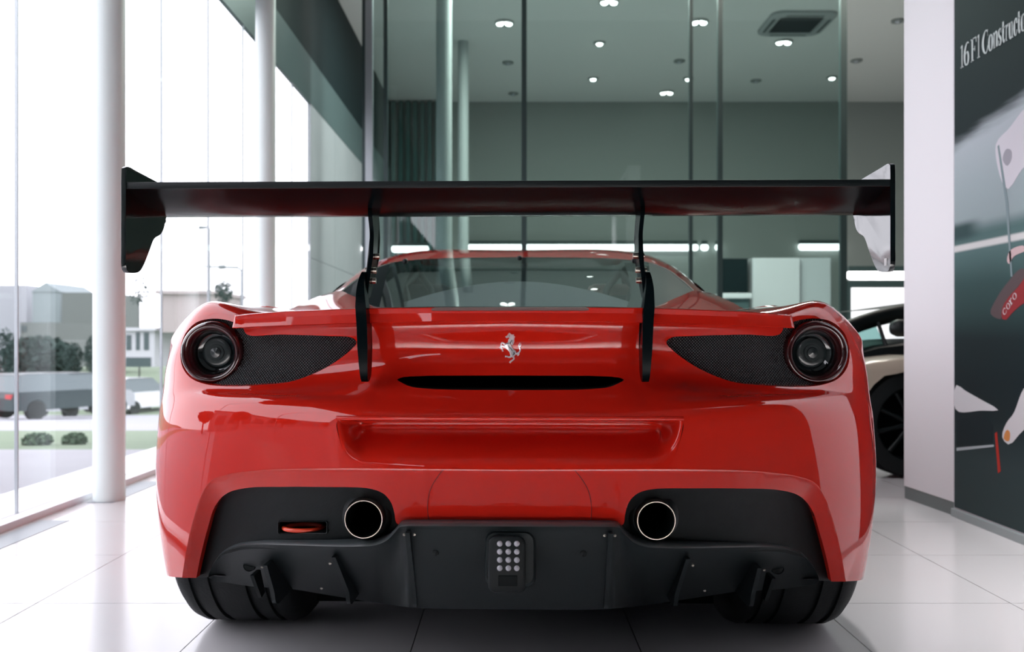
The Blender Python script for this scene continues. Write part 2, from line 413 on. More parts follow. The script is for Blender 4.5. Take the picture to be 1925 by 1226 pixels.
def returns(name, loop3, back, m, closed=False, inset=.0):
    """panel edge turned inwards along a hole"""
    l = np.asarray(loop3); c = l.mean(0)
    b = l + (c - l) * inset * [1, 0, 1] + [0, back, 0]
    mid = l + (c - l) * inset * .4 * [1, 0, 1] + [0, back * .12, 0]
    mb = MB(); rows = [l, mid, b]
    if closed: rows = [np.vstack([r, r[:1]]) for r in rows]
    mb.grid([[tuple(p) for p in r] for r in rows])
    if closed:
        mb.build(name, m, car, smooth=50); mb = MB().grid([[(-p[0], p[1], p[2]) for p in r] for r in rows])
    else: mb.mirror()
    return mb.build(name, m, car, smooth=50)
returns('pod_edge', Rs(pod_st), .035, M_red, True, .03)
returns('slot_edge', Rs(slot_st), .10, M_void)
ar3 = Rs(arch_st)
for s in (1, -1):
    mbx = MB(); mbx.grid([[tuple(p * [s, 1, 1]) for p in ar3], [tuple((p + [-.03, 0, 0]) * [s, 1, 1]) for p in ar3], [(.5 * s, p[1], p[2]) for p in ar3]])
    mbx.build('wheel_liner', M_void, car, smooth=60)

def hf(name, outline, holes, Yf, sp, m, right=True, left=True, parent=None):
    """smooth sheet over an outline (u,py) with depth Yf(points)"""
    outline = np.asarray(outline)
    def ins(q):
        ok = inpoly(q, outline)
        for h in holes: ok &= ~inpoly(q, h)
        return ok
    bb = (*outline.min(0), *outline.max(0))
    v, t = cdt([(outline, True)] + [(np.asarray(h), True) for h in holes], ins, sp, bb)
    def to3(q): return np.stack(P(q[:, 0], q[:, 1], Yf(q)), 1)
    p = to3(v); e = .05
    a = to3(v + [e, 0]) - to3(v - [e, 0]); b = to3(v + [0, e]) - to3(v - [0, e])
    n = -np.cross(a, b); n /= np.linalg.norm(n, axis=1)[:, None] + 1e-15
    t = t[:, ::-1]
    if right and left:
        n[np.abs(v[:, 0]) < 1e-6, 0] = 0; p, t, n = both(p, t, n)
    elif left: p = p * [-1, 1, 1]; n = n * [-1, 1, 1]; t = t[:, ::-1]
    return mkobj(name, p, t, m, parent or car, normals=n)

def quadfit(uv, Y):
    c, s = uv.mean(0), uv.std(0)
    def D(q): a = (q - c) / s; x, y = a[:, 0], a[:, 1]; return np.stack([np.ones(len(x)), x, y, x * x, x * y, y * y], 1)
    k = np.linalg.lstsq(D(uv), Y, rcond=None)[0]
    return lambda q: D(q) @ k

# lamp pods: grille sheet and round lamp
pod3 = Rs(pod_st); podq = quadfit(POD, pod3[:, 1])
pc = POD.mean(0)
LHOLE = np.array([(561 + 50 * math.cos(a), 663 + 50 * math.sin(a)) for a in np.linspace(0, 2 * math.pi, 60, endpoint=False)])
for k in (0, 1): hf('lamp_grille', POD + (pc - POD) * -.006, [LHOLE], lambda q: podq(q) + .026, 9, M_mesh, right=k == 0, left=k == 1)
LC = P(561, 663, 2.005)
def lamp(sx):
    c = (LC[0] * sx, LC[1], LC[2])
    mb = MB().lathe([(.052, .03), (.0715, .03), (.0725, -.012), (.0705, -.026), (.066, -.034), (.060, -.0355), (.054, -.030), (.0505, -.018), (.049, .004)], c, 'y', 72)
    ring = mb.build('tail_lamp', M_darkred, car, smooth=60)
    ring['label'] = 'round smoked red tail lamp ring'
    mb = MB().lathe([(.0505, -.004), (.046, -.006), (.044, .006), (.036, .012), (.020, .014), (.0, .0145)], c, 'y', 64); mb.build('lamp_lens', M_lens, ring, smooth=40)
    mb = MB().lathe([(.033, .012), (.033, .006), (.028, .003), (.019, .004), (.018, .001), (.0125, .001), (.0115, -.003), (.0, -.006)], c, 'y', 48); mb.build('lamp_bulb', M_lens2, ring, smooth=40)
for s in (1, -1): lamp(s)

# hot-air slot behind the badge panel
sl3 = Rs(slot_st); mb = MB()
mb.grid([[tuple(p + [0, .10, 0]) for p in sl3[:70]], [tuple(p + [0, .10, 0]) for p in sl3[::-1][:70]]]); mb.mirror()
mb.build('air_slot', M_void, car)

# number-plate recess
nv, nu = 40, 70
top_u = 325.0
Pl3 = []; uvs = []
vv_ = np.r_[0, .02, .05, .09, .14, np.linspace(.2, 1, nv - 5)]
uu_ = np.r_[np.linspace(0, .72, 30), np.linspace(.74, 1, 40)]
pl_side = crom([(326, 787), (325.5, 797), (319.5, 828), (308, 860), (297, 874), (285, 879)], 200)
for v in vv_:
    py = 787 + (879 - 787) * v
    um = np.interp(py, pl_side[:, 1], pl_side[:, 0])
    uvs.append([(um * a, py) for a in uu_])
uva = np.array(uvs).reshape(-1, 2); b3 = R3(uva).reshape(len(vv_), len(uu_), 3)
d = np.zeros((len(vv_), len(uu_)))
sst = lambda x: np.clip(x, 0, 1) ** 2 * (3 - 2 * np.clip(x, 0, 1))
for i, v in enumerate(vv_):
    for j, a in enumerate(uu_):
        d[i, j] = .085 * sst((1 - a) / .14) * sst(v / .07) * (1 - .0 * v) * (1 - sst((v - .15) / .85) ** .8)
rows = []
for i in range(len(vv_)):
    rr = []
    for j in range(len(uu_)):
        u, py = uvs[i][j]; Y = b3[i, j, 1] + d[i, j]
        rr.append(P(u, py, Y))
    rows.append(rr)
mb = MB().grid(rows).mirror(); mb.build('plate_recess', M_red, car, smooth=180)
# rolled lip along the top edge of the recess
lipu = np.linspace(0, 326, 60); l3 = R3(np.stack([lipu, np.full(60, 787.)], 1))
mb = MB().tube([tuple(p + [0, .002, 0]) for p in l3], .0045, 10).mirror(); mb.build('recess_lip', M_red, car, smooth=60)

# under-cut of the bumper
cr3 = Rs(cr_st)
def Y_U(q):
    out = np.empty(len(q))
    for k in range(0, len(q), 500):
        dd = np.linalg.norm(q[k:k + 500, None] - CREASE[None], axis=2)
        w = 1 / (dd + 3) ** 4; out[k:k + 500] = (w * cr3[None, :, 1]).sum(1) / w.sum(1) + .00055 * dd.min(1)
    return out
# keep the joint with the crease exact
hf('bumper_undercut', np.vstack([CREASE, BIN[::-1]]), [], Y_U, 9, M_red)
bi3 = np.stack(P(BIN[:, 0], BIN[:, 1], Y_U(BIN)), 1)
mb = MB(); mb.grid([[tuple(p) for p in bi3], [tuple(p + [0, .05, 0]) for p in bi3]]); mb.mirror(); mb.build('bumper_edge', M_red, car, smooth=60)
# fine shut line of the centre panel
for s in (1, -1):
    q = crom([(152, 986), (154, 950), (148, 920), (135, 898), (124, 884)], 20)
    p3 = np.stack(P(q[:, 0], q[:, 1], Y_U(q) - .0002), 1) * [s, 1, 1]
    MB().tube([tuple(p) for p in p3], .0009, 6).build('shut_line', mat('shut_line_red', (.16, .008, .007), rough=.6), car)

# black insert panels with the exhausts

TOPD = np.vstack([lin([(0, 990), (190, 990)], 30), crom([(190, 990), (206, 992), (216, 1003), (232, 1018), (256, 1027), (290, 1029), (340, 1029), (420, 1027), (480, 1026), (515, 1029), (543, 1040), (562, 1060), (573, 1082), (574, 1089)], 120)[1:]])
_tp = TOPD[TOPD[:, 0] > 203]
INS = np.vstack([BIN[40:], [(594, 1089)], (_tp + np.stack([np.zeros(len(_tp)), 9 * (1 - np.clip((_tp[:, 0] - 530) / 40, 0, 1)) - .5], 1))[::-1]])
iq = quadfit(BIN[45:], Y_U(BIN[45:]))
YI = lambda q: iq(q) + .028
EXC = (275.5, 978); exY = 1.742
exr = 35.5 / F * exY
th = np.linspace(0, 2 * math.pi, 40, endpoint=False)
exh_hole = np.stack([EXC[0] + 34 * np.cos(th), EXC[1] + 34 * np.sin(th)], 1)
slot_hole = np.array([(349, 983), (434, 983), (436, 985), (436, 1001), (434, 1003), (349, 1003), (347, 1001), (347, 985)])
hf('bumper_insert', INS, [exh_hole], YI, 13, M_weave, left=False)['label'] = 'black woven insert panel'
hf('bumper_insert', INS, [exh_hole, slot_hole], YI, 13, M_weave, right=False)['label'] = 'black woven insert panel with a tow hook slot'
for s in (1, -1):
    c = P(EXC[0], EXC[1], exY); c = (c[0] * s, c[1], c[2])
    mb = MB().lathe([(exr - .0018, .20), (exr - .0018, .003), (exr - .001, 0), (exr + .0004, 0), (exr + .0012, .003), (exr + .0012, .20)], c, 'y', 64)
    ex = mb.build('exhaust_pipe', M_steel, car, smooth=40); ex['label'] = 'round steel exhaust pipe'
    MB().lathe([(exr - .0019, .006), (exr - .004, .15), (0, .16)], c, 'y', 48).build('pipe_bore', M_void, ex, smooth=60)
    MB().lathe([(exr + .004, .03), (exr + .012, .034), (exr + .016, .06)], c, 'y', 48).build('exhaust_collar', M_satin, car, smooth=60)
# tow hook on the left
sh3 = np.stack(P(slot_hole[:, 0], slot_hole[:, 1], YI(slot_hole)), 1) * [-1, 1, 1]
mb = MB()
mb.prism([tuple(p) for p in sh3], lambda x, y, z: (x, y - .003, z), lambda x, y, z: (x, y + .07, z), caps=False)
cen = sh3.mean(0)
mb.grid([[tuple(p + [0, .07, 0]) for p in np.vstack([sh3, sh3[:1]])], [tuple(cen + [0, .07, 0])] * 9]); mb.build('tow_hook_slot', M_void, car)
mb = MB(); o3 = (sh3 - cen) * [1.13, 1, 1.35] + cen
mb.grid([[tuple(p + [0, -.002, 0]) for p in np.vstack([sh3, sh3[:1]])], [tuple(p + [0, -.005, 0]) for p in np.vstack([(sh3 - cen) * [1.05, 1, 1.14] + cen, ((sh3 - cen) * [1.05, 1, 1.14] + cen)[:1]])], [tuple(p + [0, .006, 0]) for p in np.vstack([o3, o3[:1]])]])
mb.build('slot_frame', M_satin, car, smooth=50)
hc = P(391, 993.5, 1.862)
mb = MB(); mb.tube([(-hc[0] + .042 * math.cos(t), hc[1] + .026 * math.sin(t), hc[2] + .0012 * math.sin(t)) for t in np.linspace(0, 2 * math.pi, 41)], .0048, 10, caps=False)
mb.build('tow_hook', M_hook, car, smooth=60)['label'] = 'orange-red tow hook loop'

# ------------------------------------------------------------------ ducktail lip of the engine lid
LT = [(0, 577), (150, 577), (265, 578), (430, 584.5), (505, 590), (522, 592)]
LB = [(0, 605.5), (150, 606), (265, 608), (430, 613.5), (505, 617), (527, 618)]
LY = [(0, 1.80), (150, 1.803), (265, 1.815), (430, 1.865), (505, 1.915), (522, 1.93)]
us = np.r_[np.linspace(0, 515, 60), 519, 522]
rows = []
for u in us:
    t = np.interp(u, *np.array(LT).T); b = np.interp(u, *np.array(LB).T); Y = np.interp(u, *np.array(LY).T)
    k = u / 522; ub = u * (1 + .0096 * k)
    r = [P(u * .80, t + 9, Y + .36), P(u * .93, t + 3.0, Y + .12), P(u, t + .6, Y + .006), P(u, t + 1.2, Y + .0015), P(u, t + 2.6, Y), P(u + (ub - u) * .4, t * .6 + b * .4, Y + .0045), P(ub, b - 2.0, Y + .001), P(ub, b - .6, Y + .0035), P(ub, b, Y + .010), P(ub * .985, b - 2, Y + .08)]
    rows.append(r)
end = rows[-1]; c = np.mean(np.array(end[1:]), 0)
rows.append([tuple(np.array(p) * [1.006, 1, 1] + [.0, .006, 0]) for p in end])
mb = MB().grid(rows); k = len(mb.v) - len(end); mb.f.append(tuple(range(k, k + len(end))))
mb.mirror(); mb.build('engine_lid_lip', M_red, car, smooth=32)
# centre brake lamp strip let into the lip
mb = MB(); q = lin([(0, 580.5), (140, 580.8), (148, 581.5)], 20)
mb.grid([[P(u, p - 3.0 + (u > 143) * 1.5, 1.797 + .012 * (u / 265) ** 2) for u, p in q], [P(u, p - 2.6 + (u > 143) * 1.5, 1.7945 + .012 * (u / 265) ** 2) for u, p in q], [P(u, p + 3.2 - (u > 143) * 1.5, 1.796 + .012 * (u / 265) ** 2) for u, p in q], [P(u, p + 3.8 - (u > 143) * 1.5, 1.803 + .012 * (u / 265) ** 2) for u, p in q]])
mb.mirror(); mb.build('brake_light', mat('brake_strip_red', (.06, .006, .005), rough=.45), car, smooth=60)['label'] = 'thin dark red high brake light strip'

# ------------------------------------------------------------------ badge: chrome rearing horse
def bg_(x, y): return (880 + x / 10.217 - 960, 590 + y / 10.217)
mb = MB()
def badge_poly(pts, h=.0035):
    pts = np.array([bg_(*p) for p in pts]); Yb = BY(pts)
    f = np.array([P(a, b, y) for (a, b), y in zip(pts, Yb)]); c = f.mean(0); fr = (f - c) * .86 + c
    n = len(pts); mb.add([tuple(p + [0, .003, 0]) for p in f] + [tuple(p + [0, -h * .5, 0]) for p in f] + [tuple(p + [0, -h, 0]) for p in fr],
        [(i, (i + 1) % n, n + (i + 1) % n, n + i) for i in range(n)] + [(n + i, n + (i + 1) % n, 2 * n + (i + 1) % n, 2 * n + i) for i in range(n)] + [tuple(range(2 * n, 3 * n))])
def BY(pts): return np.array([R3([(abs(a), b)])[0, 1] for a, b in pts]) if len(pts) < 3 else Rs(inv(np.abs(pts * [1, 0]) + pts * [0, 1]))[:, 1]
def badge_stroke(pts, w):
    pts = crom(pts, 3 * len(pts)); w = np.interp(np.linspace(0, 1, len(pts)), np.linspace(0, 1, len(w)), w)
    d = np.gradient(pts, axis=0); d /= np.linalg.norm(d, axis=1)[:, None]; nrm = np.stack([-d[:, 1], d[:, 0]], 1)
    badge_poly(np.vstack([pts + nrm * w[:, None] / 2, (pts - nrm * w[:, None] / 2)[::-1]]), .003)
badge_poly([(798, 362), (822, 385), (850, 398), (885, 395), (880, 415), (907, 440), (890, 480), (888, 540), (868, 590), (848, 612), (832, 596), (818, 560), (800, 550), (765, 545), (772, 500), (800, 462), (765, 455), (738, 468), (716, 450), (722, 432), (755, 415), (770, 385)])
badge_poly([(690, 590), (740, 560), (770, 545), (806, 556), (830, 612), (880, 682), (925, 722), (920, 770), (892, 815), (850, 838), (812, 805), (792, 735), (745, 685), (690, 640)])
badge_stroke([(730, 600), (690, 575), (655, 552), (640, 570), (628, 620), (612, 668)], [34, 34, 28, 26, 26, 34])
badge_stroke([(720, 640), (670, 622), (632, 618), (645, 665), (670, 728)], [34, 30, 28, 26, 32])
badge_stroke([(840, 812), (790, 835), (750, 822), (708, 820)], [44, 34, 28, 32])
badge_stroke([(862, 812), (882, 860), (855, 892), (826, 910), (798, 944)], [44, 30, 28, 34, 36])
badge_stroke([(900, 770), (940, 775), (985, 735), (1000, 690), (988, 640), (975, 600), (1000, 556)], [26, 30, 26, 28, 34, 28, 8])
badge_stroke([(940, 745), (972, 770), (950, 812)], [22, 40, 14])
badge_stroke([(992, 640), (1010, 610), (1016, 570)], [18, 20, 6])
bd = mb.build('badge', M_badge, car); bd['label'] = 'small chrome rearing horse badge'

mb = MB(); _by = BY
BY = lambda p: _by(p) - .0033
for pts, w in (([(838, 505), (822, 545), (800, 585)], [14, 20, 10]), ([(862, 500), (858, 550), (846, 590)], [8, 10, 5]), ([(715, 590), (750, 575), (790, 575)], [8, 18, 8]), ([(770, 622), (808, 660), (850, 718)], [10, 24, 10]), ([(875, 742), (890, 760), (862, 795)], [14, 22, 10]), ([(800, 408), (795, 430), (790, 450)], [6, 9, 5])):
    badge_stroke(pts, w)
mb.build('badge_shading', mat('badge_shadow_grey', (.10, .14, .15), rough=.3, metal=.6), bd)  # dark strokes paint the shading inside the horse

# ------------------------------------------------------------------ diffuser
BOTD = crom([(574, 1089), (566, 1095), (540, 1099), (500, 1105), (455, 1108), (420, 1110), (380, 1116), (330, 1124), (250, 1136), (180, 1144), (0, 1146)], 120)
def YD(q):
    u, py = q[:, 0], q[:, 1]
    base = np.interp(u, [0, 120, 190, 230, 280, 340, 400, 460, 520, 575], [1.715, 1.717, 1.724, 1.738, 1.757, 1.785, 1.818, 1.858, 1.905, 1.955])
    tp = np.interp(u, TOPD[:, 0][np.argsort(TOPD[:, 0])], TOPD[:, 1][np.argsort(TOPD[:, 0])])
    dd = np.maximum(py - tp, 0)
    side = sst((u - 190) / 60)
    return base + dd * (.0005 + .0016 * side) + dd ** 2 * (1.5e-6 + 11e-6 * side) - .004 * np.exp(-dd / 3.)
DIF = np.vstack([TOPD, BOTD[1:]])
hf('diffuser', DIF, [], YD, 9, M_diff)['label'] = 'dark grey textured rear diffuser'
d3 = np.stack(P(TOPD[:, 0], TOPD[:, 1], YD(TOPD)), 1)
b3_ = np.stack(P(BOTD[:, 0], BOTD[:, 1], YD(BOTD)), 1)
mb = MB(); mb.grid([[tuple(p) for p in d3], [tuple(p + [0, .003, .0030]) for p in d3], [tuple(p + [0, .007, .0050]) for p in d3], [tuple(p + [0, .014, .0065]) for p in d3], [tuple(p + [0, .09, .004]) for p in d3]])
mb.mirror(); mb.build('diffuser_lip', mat('diffuser_lip_highlight', (.055, .066, .070), rough=.3, spec=.6), car, smooth=75)  # lighter colour imitates window light caught along the lip
mb = MB(); mb.grid([[tuple(p) for p in b3_], [tuple(p + [0, .03, -.003]) for p in b3_], [(p[0] * .92, 2.5, .085) for p in b3_]]); mb.mirror()
mb.build('diffuser_floor', M_satin, car, smooth=40)
def fin(s, xt, yt, zt, yb, zb, t=.0045, lean=0.0, length=.42):
    prof = [[yt, zt], [yb - .02, zb + .035], [yb - .013, zb + .016], [yb - .003, zb + .005], [yb + .014, zb]] + [[yb + length, zb], [yb + length, zt - .02], [yt + .12, zt]]
    m = MB(); m.prism([tuple(p) for p in prof], lambda y, z: (s * (xt - t), y, z), lambda y, z: (s * (xt + t), y, z))
    return m.build('diffuser_fin', M_diff, car, smooth=40)
for s in (1, -1):
    fin(s, .1985, 1.708, CH + (HY - 1003) * 1.708 / F, 1.828, .212)
    fin(s, .363, 1.795, CH + (HY - 1050) * 1.795 / F, 1.954, .179)
    fin(s, .530, 1.880, CH + (HY - 1066) * 1.88 / F, 1.955, .179)
    # small vane and bolt boss near the outer end, screws beside the fins
    a = P(491, 1085, 1.93); b = P(476, 1127, 1.95)
    MB().prism([(a[1], a[2]), (b[1], b[2]), (b[1] + .03, b[2] + .004), (a[1] + .05, a[2])], lambda y, z: (s * (np.interp(z, [b[2], a[2]], [b[0], a[0]]) - .004), y, z), lambda y, z: (s * (np.interp(z, [b[2], a[2]], [b[0], a[0]]) + .004), y, z)).build('diffuser_vane', M_satin, car)
    q = np.array([[497., 1066.]]); c = P(497, 1066, YD(q)[0]); c = (c[0] * s, c[1], c[2])
    MB().lathe([(.015, .004), (.0135, -.001), (.0125, .002), (.0, .006)], c, 'y', 24).build('bolt_boss', M_diff, car, smooth=40)
    for (u, py) in ((472, 1069), (454, 1070), (341, 1061), (321, 1063), (198, 1006), (179, 1006), (360, 1108)):
        q = np.array([[float(u), float(py)]]); c = P(u, py, YD(q)[0]); c = (c[0] * s, c[1], c[2])
        MB().lathe([(.0032, .001), (.0028, -.0022), (.0, -.003)], c, 'y', 12).build('screw', M_steel, car, smooth=40)
    c = P(139, 1040, YD(np.array([[139., 1040.]]))[0]); MB().lathe([(.0075, .004), (.006, -.004), (.0, -.006)], (c[0] * s, c[1], c[2]), 'y', 16).build('sensor_button', M_satin, car, smooth=50)
# rain light with twelve diodes
def rrect(x0, x1, y0, y1, r, n=6):
    out = []
    for cx, cy, a0 in ((x1 - r, y1 - r, 0), (x0 + r, y1 - r, 90), (x0 + r, y0 + r, 180), (x1 - r, y0 + r, 270)):
        for k in range(n + 1): a = math.radians(a0 + 90 * k / n); out.append((cx + r * math.cos(a), cy + r * math.sin(a)))
    return out
def sheet(rings):
    m = MB(); m.grid([[tuple(p) for p in r] + [tuple(r[0])] for r in rings]); k = (len(rings) - 1) * (len(rings[0]) + 1); m.f.append(tuple(range(k, k + len(rings[0])))); return m
yl = 1.700
ol = rrect(-39, 30, 1008, 1114, 15); ring = lambda sc, yy: [P((u + 4.5) * sc - 4.5, (p - 1061) * (1 - (1 - sc) * .65) + 1061, yy) for u, p in ol]
rl = sheet([ring(1.03, yl + .07), ring(1.02, yl + .004), ring(.98, yl - .001), ring(.90, yl - .003)]).build('rain_light', M_satin, car, smooth=45)
rl['label'] = 'black upright rain light block with twelve clear diodes'
oh = rrect(-44, 47, 1001, 1100, 17)
hood = MB(); hoodr = lambda sc, yy: [P((u - 1.5) * sc + 1.5, (p - 1052) * sc + 1052, yy) for u, p in oh]
sheet([hoodr(1.06, 1.76), hoodr(1.02, 1.722), hoodr(.97, 1.712)]).build('rain_light_hood', M_diff, car, smooth=60)
for py in (1022.5, 1037.5, 1053, 1068.5):
    for u in (-17, -1, 15):
        c = P(u, py, yl - .003)
        MB().lathe([(.0058, .001), (.0056, -.0008), (.0043, -.0028), (.0022, -.0038), (.0, -.0041)], c, 'y', 20).build('diode', M_led, rl, smooth=60)
mb = MB(); c0 = P(-20, 1082, yl - .003); c1 = P(16, 1102, yl - .003); mb.box(c0[0], c1[0], yl - .0045, yl - .002, c1[2], c0[2], .001); mb.build('rain_light_label_plate', M_black, rl)

# ------------------------------------------------------------------ greenhouse
S_ = [(0, 470, 4.0), (150, 469.5, 3.95), (200, 473, 3.88), (240, 481, 3.78), (285, 500, 3.55), (320, 525, 3.3), (345, 547, 3.1), (385, 568, 2.82), (430, 584, 2.6)]
W_ = [(0, 483.5, 3.70), (150, 485.5, 3.66), (200, 488.5, 3.58), (235, 492.5, 3.50), (275, 505, 3.28), (305, 525, 3.05), (331, 546.5, 2.82)]
S3 = crom([P(*p) for p in S_], 80); W3 = crom([P(*p) for p in W_], 60)
ns = int(80 * .79)
Sr = S3[np.linspace(0, ns, 60).astype(int)]
ro = []
for k in range(7):
    t = k / 6; ro.append(Sr * (1 - t) + W3 * t + np.array([0, 0, .012 * math.sin(math.pi * t) * (1 if 0 < t < 1 else 0)]) * .5)
fro = [Sr * [1, 1, 1] + [0, .5 * a, -.02 * a] for a in (1.3, .6)]
tail = np.array([P(431, 584.5, 2.6)])
mb = MB().grid([[tuple(p) for p in r] for r in ro])
mb.mirror(); mb.build('roof', M_red, car, smooth=180)
# roof beyond the crest, windscreen and side glass (the far side of the cabin)
Sf = S3[:ns + 1]; mb = MB(); cr = [[tuple(p) for p in Sf]]
for a, dz in ((.35, -.004), (.7, -.02)):
    cr.append([(p[0] * (1 - .02 * a), p[1] + (4.0 + a - p[1]) * min(1, max(0, (.62 - p[0]) / .25)) if p[0] < .62 else p[1], p[2] + (dz if p[0] < .5 else 0)) for p in Sf])
mb.grid(cr).mirror(); mb.build('roof_panel', M_red, car, smooth=60)
mb = MB(); mb.grid([[(x, 4.66 - .1 * abs(x) / .5, 1.15 - .03 * abs(x)) for x in np.linspace(-.5, .5, 9)], [(x * 1.25, 5.15, .93) for x in np.linspace(-.5, .5, 9)], [(x * 1.35, 5.55, .80) for x in np.linspace(-.5, .5, 9)]])
mb.build('windscreen', M_glass, car, smooth=60)
side_t = crom([tuple(S3[-1]), tuple(S3[ns]), tuple(S3[int(ns * .8)]), (.53, 4.2, 1.13), (.52, 4.62, 1.12), (.62, 5.15, .92), (.67, 5.5, .80)], 50)
side_b = crom([(.70, 2.62, .86), (.72, 3.1, .86), (.73, 3.6, .85), (.74, 4.2, .84), (.74, 4.7, .83), (.73, 5.2, .80), (.70, 5.5, .785)], 50)
for s in (1, -1): MB().grid([[tuple(p * [s, 1, 1]) for p in side_t], [tuple(p * [s, 1, 1]) for p in (side_t * .5 + side_b * .5 + [.02, 0, 0])], [tuple(p * [s, 1, 1]) for p in side_b]]).build('side_window', M_darkpane, car, smooth=60)
# glass: rear screen between the roof edge and the lid
base = crom([P(0, 577.5, 2.42), P(150, 577.5, 2.43), P(258, 578, 2.45), P(300, 560, 2.63), P(331, 546.5, 2.82)], 60)
g = []
for k in range(9):
    t = k / 8; g.append(W3 * (1 - t) + base * t + np.array([0, 0, .014 * math.sin(math.pi * t)]) * np.clip(1.15 - 1.6 * np.linspace(0, 1, 60)[:, None] ** 2, 0, 1))
gq = [r[28:] - [0, 0, .002] for r in g]
g = [r[:29] for r in g]
mb = MB().grid([[tuple(p) for p in r] for r in g]).mirror(); mb.build('rear_window', M_glass, car, smooth=180)
# black pillar band under the glass on each side, and glass edge seal
for s in (1, -1):
    a = [P(258, 576, 2.47), P(262, 545, 2.75), P(240, 505, 3.25), P(226, 492, 3.55)]
    b = [P(208, 574, 2.47), P(214, 545, 2.76), P(204, 505, 3.25), P(196, 489, 3.55)]
    m = MB(); m.grid([[(s * x, y, z - .012) for x, y, z in crom(b, 14)], [(s * x, y, z - .004) for x, y, z in crom(a, 14)], [(s * x, y, z - .05) for x, y, z in crom(a, 14)]]); m.build('pillar', M_satin, car, smooth=60)
    # quarter window behind the pillar: coloured dark, as tilted glass mirrors little light
    MB().grid([[(s * p[0], p[1], p[2]) for p in r] for r in gq]).build('quarter_window', M_darkpane, car, smooth=180)
seal = MB().tube([tuple(p + [0, -.004, -.003]) for p in W3], .0032, 8).mirror().build('window_seal', M_satin, car, smooth=60)
seal2 = MB().tube([tuple(p + [0, 0, -.002]) for p in base[:36]], .004, 8).mirror().build('window_seal', M_satin, car, smooth=60)
for x, py, y in ((0, 484.5, 3.66), (-214, 489.5, 3.54), (214, 489.5, 3.54)):
    c = P(x, py, y); MB().lathe([(.012, 0), (.010, -.010), (.0, -.013)], (c[0], c[1] - .02, c[2] - .006), 'y', 14).build('window_clip', M_satin, car, smooth=50)
# things seen through the glass
mb = MB(); rr = []
for k in range(8):
    t = k / 7; rr.append([(x, 2.5 + .62 * t * (1 - (x / .42) ** 2 * .75), .856 + .122 * math.sin(t * 1.5) * (1 - (x / .42) ** 2)) for x in np.linspace(-.40, .40, 25)])
mb.grid(rr); mb.build('engine_cover', mat('grey_engine_cover', (.50, .53, .52), rough=.5), car, smooth=180)
mb = MB(); mb.box(-.56, .56, 3.15, 3.2, .45, .93); mb.box(-.55, .55, 3.2, 5.4, .40, .46); mb.build('cabin_bulkhead', M_inner, car)
for s in (1, -1):
    m = MB(); m.box(s * .36 - .10, s * .36 + .10, 3.34, 3.42, .80, .985, .03); m.build('headrest', M_beige if s > 0 else M_inner, car, smooth=50)
    m = MB(); m.box(s * .36 - .23, s * .36 + .23, 3.32, 3.46, .46, .84, .05); m.build('seat_back', M_inner, car, smooth=50)
    m = MB(); m.tube([(s * .37, 3.0, .88), (s * .43, 3.3, .97), (s * .40, 3.5, 1.04)], .013, 8); m.tube([(s * .40, 3.5, 1.04), (s * .33, 3.3, .96), (s * .30, 3.1, .88)], .013, 8); m.build('roll_bar', M_satin, car, smooth=60)
# buttress below the quarter window, flowing into the haunch
l1 = crom([P(238, 580, 2.40), P(258, 578, 2.45), P(300, 560, 2.635), P(331, 546.5, 2.82), P(345, 547, 3.1)], 40)
l2 = crom([P(250, 612, 2.15), P(310, 605, 2.2), P(365, 597, 2.32), P(405, 590, 2.45), P(431, 584, 2.6)], 40)
l15 = (l1 + l2) / 2 + [0, 0, .006]
for s in (1, -1): MB().grid([[tuple(p * [s, 1, 1]) for p in l] for l in (l1, (l1 + l15) / 2 + [0, 0, .002], l15, (l15 + l2) / 2 + [0, 0, .002], l2)]).build('rear_buttress', M_red, car, smooth=180)

# ------------------------------------------------------------------ front half of the body, chassis, wheels
kk = CN[:, 11]
secs = [kk]
for y, sx, dz in ((3.9, .97, 0), (4.7, .98, -.01), (5.25, 1.02, -.02), (5.9, .95, -.10), (6.2, .72, -.20)):
    secs.append(np.stack([kk[:, 0] * sx, np.full(len(kk), y), np.maximum(kk[:, 2] + dz * np.clip((kk[:, 2] - .2) / .4, 0, 1), .12)], 1))
mb = MB().grid([[tuple(p) for p in s] for s in secs]).mirror()
mb.build('front_body', M_red, car, smooth=180)
mb = MB(); hs = []
for s in secs[3:]: hs.append([(x, s[0][1], s[0][2] + .02 * (1 - (x / max(s[0][0], .1)) ** 2)) for x in np.linspace(-s[0][0], s[0][0], 13)])
hs.insert(0, [(x, 5.2, .80) for x in np.linspace(-.72, .72, 13)])
mb.grid(hs); mb.build('bonnet', M_red, car, smooth=180)
e6 = secs[-1]; mb = MB(); mb.grid([[tuple(p) for p in e6], [(0, p[1] + .06, p[2]) for p in e6]]).mirror(); mb.build('front_bumper', M_red, car, smooth=180)
mb = MB(); mb.box(-.52, .52, 2.3, 6.0, .085, .60); mb.box(-.80, .80, 2.85, 4.6, .085, .5); mb.build('chassis', M_void, car)
